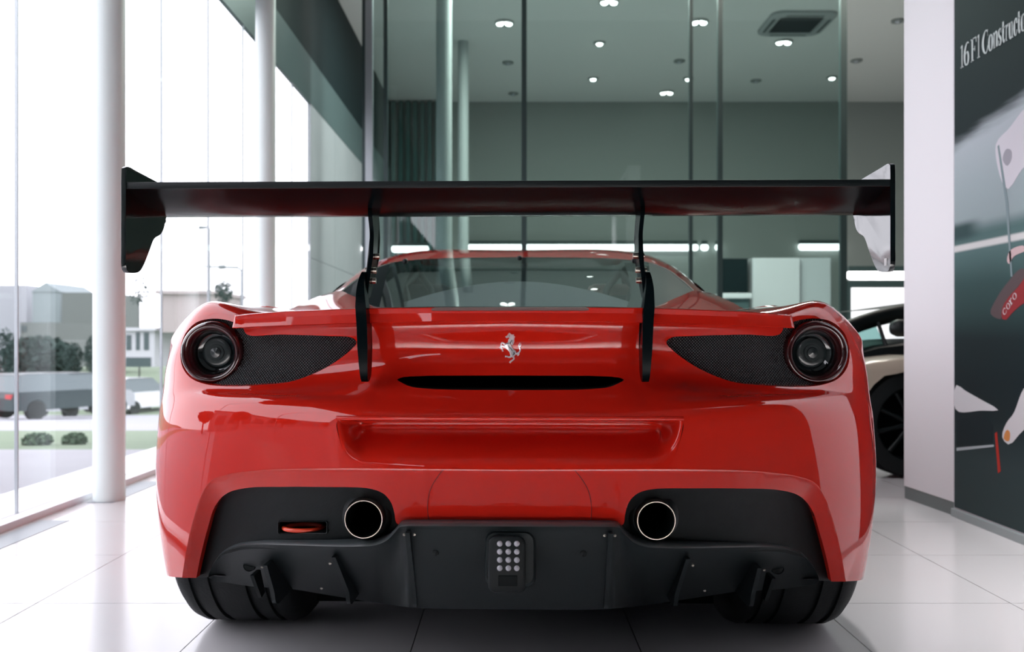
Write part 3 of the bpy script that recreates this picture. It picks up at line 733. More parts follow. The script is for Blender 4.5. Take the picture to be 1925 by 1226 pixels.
def wheel(x, y, r, wdt, s, nm='wheel'):
    h = wdt / 2
    pr = [(r * .66, -h * .96), (r * .80, -h * 1.02), (r * .93, -h * .97), (r * .975, -h * .88)]
    gs = [-.62, -.30, .30, .62]
    pr += [(r, -h * .74)]
    for g in gs: pr += [(r, (g - .05) * h), (r - .008, (g - .04) * h), (r - .008, (g + .04) * h), (r, (g + .05) * h)]
    pr += [(r, h * .74), (r * .975, h * .88), (r * .93, h * .97), (r * .80, h * 1.02), (r * .66, h * .96)]
    ty = MB().lathe(pr, (x, y, r), 'x', 96, close=True).build('tyre', M_rub, car, smooth=35)
    ty.rotation_euler = (0, 0, 0)
    m = MB()
    m.lathe([(r * .67, -h * .9), (r * .62, -h * .5), (r * .62, h * .6), (r * .67, h * .92), (r * .64, h * .94), (r * .60, h * .7), (r * .59, -h * .5)], (x, y, r), 'x', 48, close=True)
    o = MB()
    for k in range(10):
        a = 2 * math.pi * k / 10; ca, sa = math.cos(a), math.sin(a); p, q = (-sa * .014, ca * .014), (sa * .014, -ca * .014)
        xo = s * h * .62; m.add([(x + xo + s * d, y + ca * rr + w[0], r + sa * rr + w[1]) for d in (0, .02) for rr in (.03, r * .62) for w in (p, q)], [(0, 1, 3, 2), (4, 6, 7, 5), (0, 4, 5, 1), (2, 3, 7, 6), (0, 2, 6, 4), (1, 5, 7, 3)])
    m.lathe([(.05, s * h * .55), (.05, s * h * .8), (.0, s * h * .85)], (x, y, r), 'x', 20)
    m.build('wheel_rim', M_rim, car, smooth=40)
for s in (1, -1):
    wheel(s * .705, AX_Y, RW, .30, s); wheel(s * .74, 5.12, .335, .24, s)

# ------------------------------------------------------------------ rear wing
WX = -.011
def wingsec(x):
    return [(1.800, 1.0985), (1.800, 1.0875), (1.812, 1.0845), (1.84, 1.0755), (1.88, 1.0640), (1.92, 1.0560), (1.955, 1.0520), (1.985, 1.0525), (2.012, 1.0575), (2.022, 1.066), (2.010, 1.076), (1.96, 1.0875), (1.90, 1.0945), (1.83, 1.0980)]
pr = wingsec(0); xs = np.linspace(-.781, .781, 32)
rows = [[(x + WX, y, z) for y, z in pr] for x in xs]
def capsec(x, k): return [(x + WX, 1.90 + (y - 1.90) * (1 - .0 * k), z if z > 1.086 else 1.0865 - (1.0865 - z) * (1 - k)) for y, z in pr]
caps = [(.744, .06), (.750, .2), (.754, .45), (.756, .85)]
mb = MB().grid([r + [r[0]] for r in rows]); mb.f.append(tuple(range(len(pr)))); kb = len(mb.v) - len(pr) - 1; mb.f.append(tuple(range(kb, kb + len(pr))))
wing = mb.build('rear_wing', M_black, car, smooth=40); wing['label'] = 'wide gloss black rear wing blade'
MB().box(-.786 + WX, .786 + WX, 1.7985, 1.8035, 1.0860, 1.1000, .0012).build('gurney_flap', M_satin, wing, smooth=40)
for s in (1, -1):
    q = sorted((s * .750 + WX, s * .7835 + WX)); r_ = sorted((s * .760 + WX, s * .7835 + WX))
    for y in (1.86, 1.93, 1.985):
        MB().lathe([(.0, s * -.004), (.005, s * -.004), (.006, 0)], (s * .7835 + WX, y, 1.045), 'x', 12).build('screw', M_satin, car)
ep = crom([(1.797, 1.12), (1.7985, 1.130), (1.806, 1.1335), (1.84, 1.131), (1.90, 1.1265), (1.955, 1.1215), (1.978, 1.115), (1.985, 1.10), (1.982, 1.06), (1.972, 1.045), (1.962, 1.022), (1.945, 1.008), (1.918, .996), (1.897, .968), (1.872, .935), (1.857, .921), (1.845, .916), (1.82, .9135), (1.806, .914), (1.798, .922), (1.7965, .97), (1.7965, 1.05)], 80, True)
for s in (1, -1):
    def e0(off, sc): 
        c = ep.mean(0); return [(s * (off - (p[0] - 1.8) * .055) + WX, *(c + (p - c) * sc)) for p in ep]
    rings = [e0(.7825, .985), e0(.7815 + .001, .997), e0(.7845, 1.0), e0(.7905, 1.0), e0(.7925, .997), e0(.793, .985)]
    m = MB().grid([r + [r[0]] for r in rings]); n = len(ep); m.f.append(tuple(range(n))); k = 5 * (n + 1); m.f.append(tuple(range(k, k + n)))
    o = m.build('wing_endplate', M_plate, car, smooth=40); o['label'] = 'gloss black wing end plate'
    if s > 0: MB().box(.7812 + WX, .7822 + WX, 1.812, 1.832, .926, .941).build('sticker', M_white, o)
    # strut and bracket
    arm = crom([(1.90, 1.058), (1.985, 1.056), (1.965, 1.0), (1.925, .94), (1.88, .885), (1.855, .862), (1.832, .868), (1.842, .91), (1.868, .965), (1.890, 1.01)], 48, True)
    xa = lambda z: s * np.interp(z, [.86, .95, 1.0, 1.06], [.292, .286, .289, .296]) + WX
    m = MB(); m.prism([tuple(p) for p in arm], lambda y, z: (xa(z) - .0045, y, z), lambda y, z: (xa(z) + .0045, y, z)); o = m.build('wing_strut', M_black, car, smooth=40)
    for (y, z) in ((1.872, .90), (1.872, .922), (1.90, .955)):
        m = MB(); m.lathe([(.006, -.012), (.0065, -.009), (.0065, .009), (.006, .012)], (xa(z), y, z), 'x', 12); m.f.append(tuple(range(12))); m.f.append(tuple(range(36, 48))); m.build('bolt', M_steel, o, smooth=40)
    br = crom([(1.850, .918), (1.825, .908), (1.800, .885), (1.785, .850), (1.779, .80), (1.781, .75), (1.789, .70), (1.796, .6885), (1.806, .6875), (1.830, .70), (1.835, .78), (1.828, .85), (1.845, .885), (1.858, .905)], 60, True)
    xb = lambda z: s * np.interp(z, [.68, .80, .88, .92], [.2875, .2900, .2965, .298]) + WX
    wb = lambda z: np.interp(z, [.68, .70, .76, .84, .88, .92], [.006, .0078, .0105, .0110, .008, .004])
    m = MB(); m.prism([tuple(p) for p in br], lambda y, z: (xb(z) - wb(z), y, z), lambda y, z: (xb(z) + wb(z), y, z)); m.build('strut_bracket', M_black, car, smooth=50)

car.rotation_euler = (0, 0, CAR_YAW)
car.location = (-math.sin(CAR_YAW) * (AX_Y - 1.72) - .003, 1.72 + math.cos(CAR_YAW) * (AX_Y - 1.72), 0)

# ------------------------------------------------------------------ THE SHOWROOM
M_tile = mat('floor_tile', (.66, .645, .66), rough=.17, spec=.5, vary=(1.3, 0, (.62, .605, .62)))
M_grout = mat('grout', (.36, .36, .37), rough=.8)
M_ceil = mat('ceiling_paint', (.72, .74, .72), rough=.85)
M_dark = mat('dark_teal_cladding', (.007, .019, .022), rough=.6, spec=.2)
M_lintel = mat('teal_lintel', (.085, .135, .14), rough=.4)
M_conc = mat('pale_concrete_panel', (.36, .40, .42), rough=.7, vary=(2.2, 0, (.28, .33, .35)))
M_back = mat('grey_wall_paint', (.29, .32, .305), rough=.8)
M_refl = mat('teal_reflection_stripe', (.05, .12, .115), rough=.35)
M_wpaint = mat('white_wall_paint', (.84, .83, .87), rough=.55)
M_column = mat('white_column_paint', (.80, .885, .875), rough=.4)
M_alu = mat('grey_aluminium', (.42, .45, .48), rough=.4, metal=.6)
M_joint = mat('dark_seal', (.03, .055, .055), rough=.5)
M_skirt = mat('grey_skirting', (.17, .20, .20), rough=.5)
M_pane = thin_glass('clear_pane', (.985, .99, .99), f0=.03, scale=.75)
M_part = thin_glass('green_pane', (.80, .885, .87), f0=.05, scale=.7)

WL = -2.10; WY0, WY1 = .155, 9.2; CEIL = 4.9; HEAD = 3.24
fl = MB().box(-2.35, 9, -9, 16, -.10, -.008).build('floor', M_grout); struct(fl)
# floor tiles of 0.571 m, one by one as far as they can be told apart
TS = .571; X0 = .894 - 6 * TS; g = .0015
tm = None
m = MB().box(g, TS - g, g, TS - g, -.008, 0)
for j in range(0, 14):
    for i in range(0, 11):
        x = X0 + i * TS; y = .86 + j * TS
        if x < WL - .02 and i == 0: x0 = WL
        if tm is None:
            o = m.build('tile', M_tile, fl); tm = o
        else:
            o = tm.copy(); COL.objects.link(o); o.parent = fl
        o.location = (x, y, 0)
# beyond the tiles that can be told apart the floor carries on plain
for b in ((X0, X0 + 11 * TS, -9, .86 - g), (X0, X0 + 11 * TS, .86 + 14 * TS, 16), (X0 + 11 * TS, 9, -9, 16), (-2.35, X0 - g, -9, 16)):
    MB().box(*b, -.008, -.0002).build('floor_slab', M_tile, fl)
# dark vent strip along the window foot
for k in range(12):
    y0 = -3 + k * 1.02
    struct(MB().box(WL + .10, WL + .22, y0, y0 + .62, -.002, .0015).build('trim_1', mat('floor_grille', (.22, .25, .28), rough=.4) if k == 0 else bpy.data.materials['floor_grille']))

ce = struct(MB().box(-2.35, 9, 7.2, 15.6, CEIL, CEIL + .12).build('ceiling', M_ceil))
struct(MB().box(-2.35, 9, -9, 7.2, CEIL, CEIL + .12).build('ceiling', mat('light_cutting_ceiling', (.22, .23, .23), rough=.85)))  # unseen near ceiling, darkened to cut light falling on the tail
# left: glazing below, lintel and dark cladding above, pale panels beyond the glazing
wl = struct(MB().box(WL - .24, WL, WY0 - 2, 15.6, 3.72, CEIL).build('wall_left', M_dark))
MB().box(WL - .03, WL + .004, WY0, 15.5, HEAD, 3.72).build('lintel', M_lintel, wl)
for k in range(5):
    y0 = WY1 + .0 + k * 1.28
    for z0, z1 in ((0, 1.62), (1.626, HEAD)):
        MB().box(WL - .03, WL, y0 + .004, y0 + 1.276, z0, z1).build('panel', M_conc, wl)
MB().box(WL - .24, WL, -9, WY0, 0, HEAD).build('panel', M_conc, wl)  # unseen solid stretch, added to keep window light off the tail
win = bpy.data.objects.new('window_1', None); COL.objects.link(win); win.location = (WL, 0, 0); struct(win)
ys = [2.84 - .895 * k for k in range(3, 0, -1)] + [2.84, 3.74, 4.5, 5.29, 6.11, 6.9, 7.7, 8.45, WY1]
for a, b in zip(ys[:-1], ys[1:]):
    MB().box(WL - .012, WL, a + .006, b - .006, .03, HEAD).build('glass_pane', M_pane, win)
    MB().box(WL - .013, WL + .001, b - .004, b + .004, 0, HEAD).build('mullion', M_alu, win)
MB().box(WL - .06, WL + .07, WY0, WY1, 0, .03).build('sill', M_wpaint, win)

# white round columns
M_column2 = mat('grey_column_paint', (.40, .44, .44), rough=.5)
def column(x, y, r, label, h=CEIL, mm=None):
    o = MB().lathe([(r, 0), (r, h)], (x, y, 0), 'z', 40).build('column', mm or M_column, None, smooth=60)
    return tag(o, label, 'column')
column(-1.93, 4.22, .0725, 'white round column in front of the window left of the car', 4.9)
column(-1.815, 6.5, .0725, 'white round column behind the left half of the rear wing')
column(-.74, 9.75, .088, 'grey round column just behind the green glass partition', mm=M_column2)
column(-.66, 12.2, .075, 'thinner round column standing farther back behind the glass partition', mm=M_column2)

# back wall, right wall of the hall, wall behind the viewer
wb = struct(MB().box(-2.35, 9, 15.3, 15.5, 0, CEIL).build('wall_back', M_back))
for k in range(7):
    x = -2.06 + k * .125
    struct(MB().box(x, x + .07, 15.16, 15.3, 0, CEIL - .02).build('trim_2', M_refl))  # slats imitate the striped reflection of the facade
struct(MB().box(8.9, 9.1, -9, 15.6, 0, CEIL).build('wall_right', M_back))
wf = struct(MB().box(-2.35, 9, -9.1, -8.9, 0, CEIL).build('wall_front', mat('warm_grey_paint', (.045, .045, .045), rough=.8)))

# white wall end and poster wall on the right
wp = struct(MB().prism([(1.938, 3.84), (1.914, 4.27), (2.12, 4.27), (2.12, 3.84)], lambda x, y: (x, y, .06), lambda x, y: (x, y, 3.6)).build('wall_partition', M_wpaint))
struct(MB().box(1.94, 2.12, 1.75, 3.84, .0, 3.6).build('wall_poster', M_wpaint))
struct(MB().prism([(1.940, 3.842), (1.916, 4.268), (2.118, 4.268), (2.118, 3.842)], lambda x, y: (x, y, 0), lambda x, y: (x, y, .06)).build('baseboard_partition', M_skirt))
struct(MB().box(1.925, 1.94, 1.75, 3.84, 0, .035, .003).build('baseboard_poster', mat('alu_skirting', (.35, .40, .41), rough=.35, metal=.3)))

# green glass partition across the hall
gp = bpy.data.objects.new('window_2', None); COL.objects.link(gp); gp.location = (0, 9.3, 0); struct(gp)
xs = [-2.09, -1.55, -1.322, .142, 1.906, 2.215, 3.52]
for k, (a, b) in enumerate(zip(xs[:-1], xs[1:])):
    if k == 0: continue
    MB().box(a + .002, b - .002, 9.29, 9.302, .02, CEIL - .02).build('glass_pane', M_part, gp)
for x, w in ((-1.55, .020), (-1.322, .022), (.142, .027), (1.906, .018), (2.215, .025), (3.52, .034)):
    MB().box(x - w, x + w, 9.27, 9.32, 0, CEIL).build('mullion', M_joint, gp)
MB().box(-1.535, -1.46, 9.26, 9.33, 0, CEIL).build('post', M_alu, gp)

# linear lamps on the back wall
M_tubeon = mat('lit_tube', (.9, .9, .9), emit=(1, .98, .99), es=3.0)
def linear(px0, px1, py, Y, label, th=.055, back=15.297):
    a, b = P(px0 - CX, py, Y), P(px1 - CX, py, Y)
    o = MB().box(a[0] + .0, b[0], Y - .10, Y - .02, a[2] - th, a[2] + th, .045).build('linear_lamp', M_tubeon)
    tag(o, label, 'lamp', 'lit white lamps along the back wall')
    MB().box(a[0] + .02, b[0] - .02, Y - .09, back, a[2] + th - .005, a[2] + th + .06).build('housing', M_joint, o)
linear(737, 806, 469, 15.15, 'short white lamp bar just left of the two columns', back=15.16)
linear(877, 1311, 466, 15.2, 'longest white lamp bar, above the roof of the red car')
linear(1499, 1584, 465, 15.29, 'white lamp bar at the right, left of the wing end plate')
linear(681, 693, 469, 12.4, 'small round lamp spot left of the left wing strut', back=12.4)
linear(1316, 1330, 466, 15.29, 'small round lamp spot, first one right of the longest bar')
linear(1343, 1357, 466, 15.29, 'small round lamp spot, second one right of the longest bar')

# downlights in the ceiling
M_lampon = mat('lit_downlight', (.9, .9, .9), emit=(1, .97, .95), es=9.0)
M_ringm = mat('downlight_ring', (.25, .28, .27), rough=.4)
dl = [(948, 42, 1, 'double downlight in the ceiling left of the middle glass joint', 2), (1145, 2, 1, 'downlight at the very top of the photo', 2), (1127, 80, 1, 'upper of two downlights in a row above the car', 1), (1115, 147, 1, 'lower of two downlights in a row above the car', 1),
      (1314, 40, 1, 'double downlight between the two right glass joints', 2), (1253, 173, 1, 'double downlight nearest the back wall', 2), (1294, 147, 1, 'small downlight on the right glass joint', 1), (1421, 151, 0, 'unlit downlight below the ceiling cassette to the left', 1),
      (1473, 78, 1, 'bright downlight just below the ceiling cassette', 2), (1564, 145, 1, 'downlight beside the rightmost glass joint', 1), (1610, 113, 0, 'unlit downlight right of the glass partition', 1), (1688, 38, 0, 'unlit downlight next to the white wall end', 1),
      (955, 117, 0, 'faint unlit downlight left of the middle joint, nearer', 1), (965, 175, 0, 'faint unlit downlight left of the middle joint, nearest the back wall', 1), (1277, 114, 0, 'faint unlit downlight left of the right glass joint', 1)]
for px, py, on, lab, n in dl:
    Y = (CEIL - CH) * F / (HY - py); x = (px - CX) / F * Y
    t = thing('downlight', lab, 'ceiling lamp', (x, Y, CEIL), 'ceiling downlights')
    MB().lathe([(.045, -.002), (.085 + .04 * (n - 1), -.004), (.085 + .04 * (n - 1), -.02), (.05 + .03 * (n - 1), -.024), (.045, -.006)], (x, Y, CEIL), 'z', 24, close=True).build('ring', M_ringm, t, smooth=40)
    for k in range(n):
        MB().lathe([(0, -.05), (.035, -.04), (.048, -.02), (.048, -.0)], (x + (k - (n - 1) / 2) * .115, Y, CEIL), 'z', 20).build('bulb', M_lampon if on else M_alu, t, smooth=60)
# ceiling cassette
ccx, ccy = P(1497 - CX, 42, 11.45)[0], 11.45
cc = thing('ceiling_cassette', 'rounded air conditioning cassette in the ceiling at upper right', 'air conditioner', (ccx, ccy, CEIL))
M_cas = mat('cassette_grey', (.34, .37, .37), rough=.5)
m = sheet([[(ccx + p, ccy + q, z) for p, q in rrect(-.42 * s, .42 * s, -.42 * s, .42 * s, .14 * s)] for s, z in ((1, CEIL), (1, CEIL - .035), (.94, CEIL - .05), (.74, CEIL - .05), (.70, CEIL - .02))]); m.build('frame', M_cas, cc, smooth=40)
for k in range(4):
    a = k * math.pi / 2; c_, s_ = math.cos(a), math.sin(a)
    pts = [(-.24, .34), (.24, .34), (.24, .375), (-.24, .375)]
    MB().prism(pts, lambda x, y: (ccx + x * c_ - y * s_, ccy + x * s_ + y * c_, CEIL - .052), lambda x, y: (ccx + x * c_ - y * s_, ccy + x * s_ + y * c_, CEIL - .0505)).build('vent_flap', M_joint, cc)
MB().box(ccx - .27, ccx + .27, ccy - .27, ccy + .27, CEIL - .045, CEIL - .02, .01).build('grille', M_dark, cc)

# reception end of the hall: white cabinets, dark doorway panel, counter, glowing opening
M_cab = mat('white_lacquer', (.86, .86, .89), rough=.35); M_cab2 = mat('pale_grey_lacquer', (.66, .69, .72), rough=.35)
def cab(px0, px1, pyt, Y, d, mm, name, label, cat, doors=1):
    a, b = P(px0 - CX, pyt, Y), P(px1 - CX, pyt, Y)
    t = thing(name, label, cat, ((a[0] + b[0]) / 2, Y + d / 2, 0))
    MB().box(a[0], b[0], Y, Y + d, 0, a[2], .006).build('body', mm, t)
    w = (b[0] - a[0]) / doors
    for k in range(doors): MB().box(a[0] + w * k + .012, a[0] + w * (k + 1) - .012, Y - .018, Y, .06, a[2] - .02, .004).build('door', mm, t)
    return t
cab(1415, 1504, 485, 13.2, .5, M_cab, 'tall_cabinet', 'bright white tall cabinet behind the right of the red roof', 'cabinet')
cab(1505, 1562, 485, 13.3, .5, M_cab2, 'tall_cabinet', 'pale grey tall cabinet right of the bright white one', 'cabinet')
cab(1358, 1406, 486, 13.25, .3, M_dark, 'dark_partition', 'dark teal panel left of the white tall cabinet', 'panel')
cn = thing('reception_counter', 'low white topped counter in front of the dark teal panel', 'counter', (3.15, 12.7, 0))
a, b = P(1357 - CX, 551, 12.5), P(1414 - CX, 561, 12.5)
MB().box(a[0], b[0], 12.5, 13.1, b[2], a[2], .01).build('top', M_cab, cn); MB().box(a[0] + .03, b[0] - .03, 12.55, 13.05, 0, b[2]).build('body', M_lintel, cn)
# black framed opening: the glowing panel stands in for brightness beyond it
sc_ = thing('bright_opening', 'wide black framed opening, filled by a glowing white panel, beside the white wall end', 'glazed opening', (5.0, 11.2, 0))
Yv = 11.0; a = P(1588 - CX, 527, Yv); b = P(1600 - CX, 541, Yv); zb = P(0, 690, Yv)[2]
MB().box(a[0], a[0] + 1.9, Yv, Yv + .15, zb - .1, a[2], .01).build('frame', M_joint, sc_)
MB().box(b[0], a[0] + 1.82, Yv - .012, Yv + .01, zb, b[2], .005).build('panel', mat('glowing_opening', (.8, .8, .8), emit=(.95, .93, 1.0), es=.82), sc_)
MB().box(a[0] + .3, a[0] + .5, Yv + .02, Yv + .12, 0, zb - .1).build('leg', M_joint, sc_); MB().box(a[0] + 1.4, a[0] + 1.6, Yv + .02, Yv + .12, 0, zb - .1).build('leg', M_joint, sc_)
linear(1588, 1730, 518.5, 11.10, 'white lamp bar directly above the black framed opening', .055, 11.15)

# ------------------------------------------------------------------ poster on the right wall
po = thing('wall_poster', 'large dark racing poster covering the right wall, with white lettering', 'poster', (1.938, 1.0, 0))
M_post = bpy.data.materials.new('poster_print'); M_post.use_nodes = True
def poster_nodes():
    nt = M_post.node_tree; b = nt.nodes['Principled BSDF']; N = nt.nodes.new; L = nt.links.new
    b.inputs['Roughness'].default_value = .5; b.inputs['Specular IOR Level'].default_value = .15
    ge = N('ShaderNodeNewGeometry'); sp = N('ShaderNodeSeparateXYZ'); L(ge.outputs['Position'], sp.inputs[0])
    y, z = sp.outputs[1], sp.outputs[2]
    def mth(op, a, c=None, d=None):
        n = N('ShaderNodeMath'); n.operation = op
        for i, q in enumerate((a, c, d)):
            if q is None: continue
            if isinstance(q, (int, float)): n.inputs[i].default_value = q
            else: L(q, n.inputs[i])
        return n.outputs[0]
    def ss(v, lo, hi):
        n = N('ShaderNodeMapRange'); n.interpolation_type = 'SMOOTHSTEP'; n.inputs[1].default_value = lo; n.inputs[2].default_value = hi; L(v, n.inputs[0]); return n.outputs[0]
    def mix(f, a, c):
        n = N('ShaderNodeMix'); n.data_type = 'RGBA'
        if isinstance(f, (int, float)): n.inputs['Factor'].default_value = f
        else: L(f, n.inputs['Factor'])
        for k, q in (('A', a), ('B', c)):
            if isinstance(q, tuple): n.inputs[k].default_value = (*q, 1)
            else: L(q, n.inputs[k])
        return n.outputs['Result']
    cr = N('ShaderNodeValToRGB'); L(mth('DIVIDE', z, 3.6), cr.inputs[0])
    el = cr.color_ramp.elements
    st = [(.0, (.030, .050, .053)), (.075, (.033, .053, .057)), (.125, (.013, .024, .028)), (.17, (.009, .019, .023)), (.215, (.008, .019, .022)), (.245, (.022, .052, .052)), (.28, (.033, .075, .075)), (.318, (.09, .165, .165)), (.338, (.08, .15, .15)), (.352, (.30, .37, .39)), (.40, (.36, .43, .46)), (.47, (.48, .53, .58)), (.56, (.5, .55, .6))]
    while len(el) < len(st): el.new(.5)
    for q, (p, c) in zip(el, st): q.position = p; q.color = (*c, 1)
    c = cr.outputs[0]
    # streaked diagonal between the pale sweep and the dark upper part
    nz = N('ShaderNodeTexNoise'); nz.inputs['Scale'].default_value = 1.0; mp = N('ShaderNodeMapping'); mp.inputs['Rotation'].default_value = (math.radians(28), 0, 0); mp.inputs['Scale'].default_value = (1, 5, 40)
    L(ge.outputs['Position'], mp.inputs[0]); L(mp.outputs[0], nz.inputs['Vector'])
    dg = mth('ADD', z, mth('MULTIPLY', y, .14)); dg = mth('ADD', dg, mth('MULTIPLY', nz.outputs[0], .05))
    c = mix(ss(dg, 2.13, 2.22), c, (.0055, .014, .017))
    # a pale bar and the darker block at the left under the sweep
    bar = mth('MULTIPLY', ss(z, 1.145, 1.158), ss(mth('MULTIPLY', z, -1), -1.185, -1.172)); c = mix(bar, c, (.66, .66, .66))
    blk = mth('MULTIPLY', mth('MULTIPLY', ss(y, 3.58, 3.74), ss(z, 1.18, 1.22)), ss(mth('MULTIPLY', z, -1), -1.29, -1.25)); c = mix(blk, c, (.03, .065, .068))
    L(c, b.inputs['Base Color'])
poster_nodes()
MB().box(1.9385, 1.9402, 2.45, 3.835, .04, 3.5).build('print', M_post, po)
def wallpt(px, py, dx=.0):
    y = (1.938 - dx) * F / (px - CX); return (1.938 - dx, y, CH + (HY - py) / F * y)
def inlay(pix, name, mm, lab=None, dx=.0004):
    p = [wallpt(*q, dx) for q in pix]; n = len(p)
    o = mkobj(name, p + [(x + .0006, y, z) for x, y, z in p], [tuple(range(n)), tuple(range(n, 2 * n))[::-1]] + [(i, (i + 1) % n, n + (i + 1) % n, n + i) for i in range(n)], mm, po)
    if lab: o['label'] = lab
    return o
pm = lambda nm, c: mat(nm, c, rough=.5, spec=.15)
inlay(crom([(1798, 724), (1815, 735), (1845, 752), (1876, 771), (1845, 772), (1798, 772)], 24, True), 'print_patch', pm('print_white', (.66, .67, .70)), 'white wedge in the print')
inlay([(1798, 842), (1868, 836), (1868, 840), (1798, 848)], 'print_line', pm('print_pale', (.42, .47, .50)))
inlay([(1798, 790), (1850, 778), (1866, 800), (1866, 833), (1798, 840)], 'print_block', pm('print_dark', (.012, .022, .027)))
inlay([(1870, 815), (1874, 812), (1881, 886), (1876, 890)], 'print_streak', pm('print_red', (.45, .035, .025)), 'thin red streak in the print')
inlay(crom([(1884, 822), (1892, 795), (1905, 778), (1925, 730), (1940, 720), (1938, 790), (1915, 818), (1897, 836)], 30, True), 'print_glove', pm('print_glove_white', (.62, .61, .64)))
inlay(crom([(1887, 825), (1893, 808), (1898, 812), (1896, 830)], 14, True), 'print_mark', pm('print_orange', (.62, .25, .08)), None, .0008)
inlay(crom([(1884, 600), (1884, 580), (1895, 560), (1915, 538), (1945, 500), (1950, 560), (1925, 570), (1905, 586), (1890, 602)], 34, True), 'print_sleeve', pm('print_dull_red', (.27, .025, .03)), 'red sleeve with white letters in the print')
inlay(crom([(1862, 590), (1874, 560), (1895, 530), (1920, 505), (1935, 512), (1912, 540), (1895, 560), (1884, 580), (1882, 600)], 34, True), 'print_shade', pm('print_grey_red', (.10, .07, .075)), None, .0002)
inlay(crom([(1872, 272), (1898, 240), (1925, 205), (1945, 190), (1945, 290), (1920, 320), (1893, 356)], 34, True), 'print_panel', pm('print_lilac_white', (.66, .64, .70)), 'pale angular panel in the print')
inlay([(1875, 275), (1878, 272), (1895, 380), (1903, 520), (1900, 520), (1890, 380)], 'print_edge', pm('print_grey', (.22, .29, .31)), None, .0009)
inlay(crom([(1885, 300), (1892, 280), (1900, 282), (1901, 300), (1893, 312)], 20, True), 'print_spot', pm('print_mid', (.36, .35, .40)), None, .0009)
inlay(crom([(1893, 488), (1900, 470), (1925, 462), (1928, 470), (1906, 482), (1896, 497)], 20, True), 'print_tip', pm('print_pink', (.62, .45, .46)), None, .0009)

# lettering: narrow serif strokes cut from flat strips
M_ink = mat('letter_white', (.60, .66, .66), rough=.4)
L1 = []
def letter(parts, a0, a1, zb, h, mm, nm='letter', dx=.0012, slant=0, org=None):
    mb = MB()
    def to(x, y):
        a = a0 + (a1 - a0) * x
        if org: o_, (ex, ez), (fx, fz) = org; return (1.938 - dx, o_[0] + a * ex + y * h * fx, o_[1] + a * ez + y * h * fz)
        return (1.938 - dx, 3.80 - a, zb + y * h)
    for kind, pts, w in parts:
        if kind == 'p': poly = pts
        else:
            pts = crom(pts, 4 * len(pts)) if kind == 'c' else np.array(pts, float)
            asp = abs(a1 - a0) / h
            q = pts * [asp, 1]; d = np.gradient(q, axis=0); d /= np.linalg.norm(d, axis=1)[:, None] + 1e-9
            n = np.stack([-d[:, 1], d[:, 0]], 1); ww = np.interp(np.linspace(0, 1, len(q)), np.linspace(0, 1, len(w)), w) * .5
            l, r = q + n * ww[:, None], q - n * ww[:, None]; l = l / [asp, 1]; r = r / [asp, 1]
            mb.grid([[to(*p) for p in l], [to(*p) for p in r]]); mb.grid([[tuple(np.array(to(*p)) + [.0008, 0, 0]) for p in r], [tuple(np.array(to(*p)) + [.0008, 0, 0]) for p in l]]); continue
        mb.prism(poly, lambda x, y: to(x, y), lambda x, y: tuple(np.array(to(x, y)) + [.0008, 0, 0]))
    return mb.build(nm, mm, po)
t, hh = .13, .05
R_ = lambda x0, x1, y0, y1: ('p', [(x0, y0), (x1, y0), (x1, y1), (x0, y1)], None)
GL = {
 '1': [R_(.36, .64, 0, 1), R_(.05, .95, 0, .045), ('p', [(.36, 1), (.36, .93), (.02, .88), (.02, .91)], None)],
 '6': [('c', [(.92, .92), (.70, .985), (.40, .88), (.17, .60), (.14, .30), (.30, .05), (.52, .015), (.78, .08), (.87, .30), (.75, .53), (.52, .57), (.25, .47)], [.05, .05, .10, .14, .14, .10, .04, .1, .13, .1, .04, .04])],
 'F': [R_(.16, .38, 0, 1), R_(.02, .55, 0, .04), R_(.02, .95, .955, 1), ('p', [(.95, 1), (.95, .76), (.88, .76), (.82, .955)], None), R_(.38, .68, .49, .535), R_(.64, .70, .40, .63)],
 'C': [('c', [(.93, .72), (.86, .88), (.62, .98), (.36, .88), (.15, .62), (.13, .38), (.32, .12), (.60, .02), (.84, .12), (.95, .30)], [.04, .05, .05, .11, .15, .15, .11, .05, .05, .04]), R_(.87, .93, .70, .98)],
 'o': [('c', [(.5, .68), (.24, .60), (.13, .35), (.24, .08), (.5, .01), (.76, .08), (.87, .35), (.76, .60), (.5, .68)], [.035, .08, .13, .08, .035, .08, .13, .08, .035])],
 'n': [R_(.10, .30, 0, .66), R_(.0, .20, .62, .67), R_(.0, .42, 0, .035), ('c', [(.24, .50), (.45, .64), (.66, .66), (.78, .55), (.79, .30), (.79, .0)], [.03, .05, .07, .11, .12, .12]), R_(.58, 1.0, 0, .035)],
 's': [('c', [(.86, .50), (.78, .63), (.50, .68), (.22, .58), (.26, .43), (.55, .33), (.84, .21), (.76, .06), (.46, .01), (.20, .06), (.12, .22)], [.03, .04, .04, .09, .11, .12, .11, .08, .04, .04, .03])],
 't': [('c', [(.42, .88), (.42, .5), (.42, .2), (.55, .05), (.75, .04), (.95, .14)], [.10, .12, .12, .09, .05, .03]), R_(.05, .90, .61, .66)],
 'r': [R_(.16, .44, 0, .66), R_(.0, .30, .62, .67), R_(.0, .66, 0, .035), ('c', [(.36, .46), (.60, .62), (.90, .62)], [.03, .07, .12])],
 'u': [('c', [(.20, .66), (.20, .25), (.28, .06), (.50, .02), (.74, .14)], [.12, .12, .10, .06, .03]), R_(.66, .86, 0, .66), R_(.0, .22, .625, .665), R_(.50, .72, .625, .665), R_(.80, 1.0, 0, .035)],
 'c': [('c', [(.88, .48), (.76, .64), (.52, .68), (.24, .56), (.14, .34), (.26, .09), (.54, .01), (.78, .08), (.92, .22)], [.07, .08, .04, .09, .13, .1, .04, .04, .03])],
}
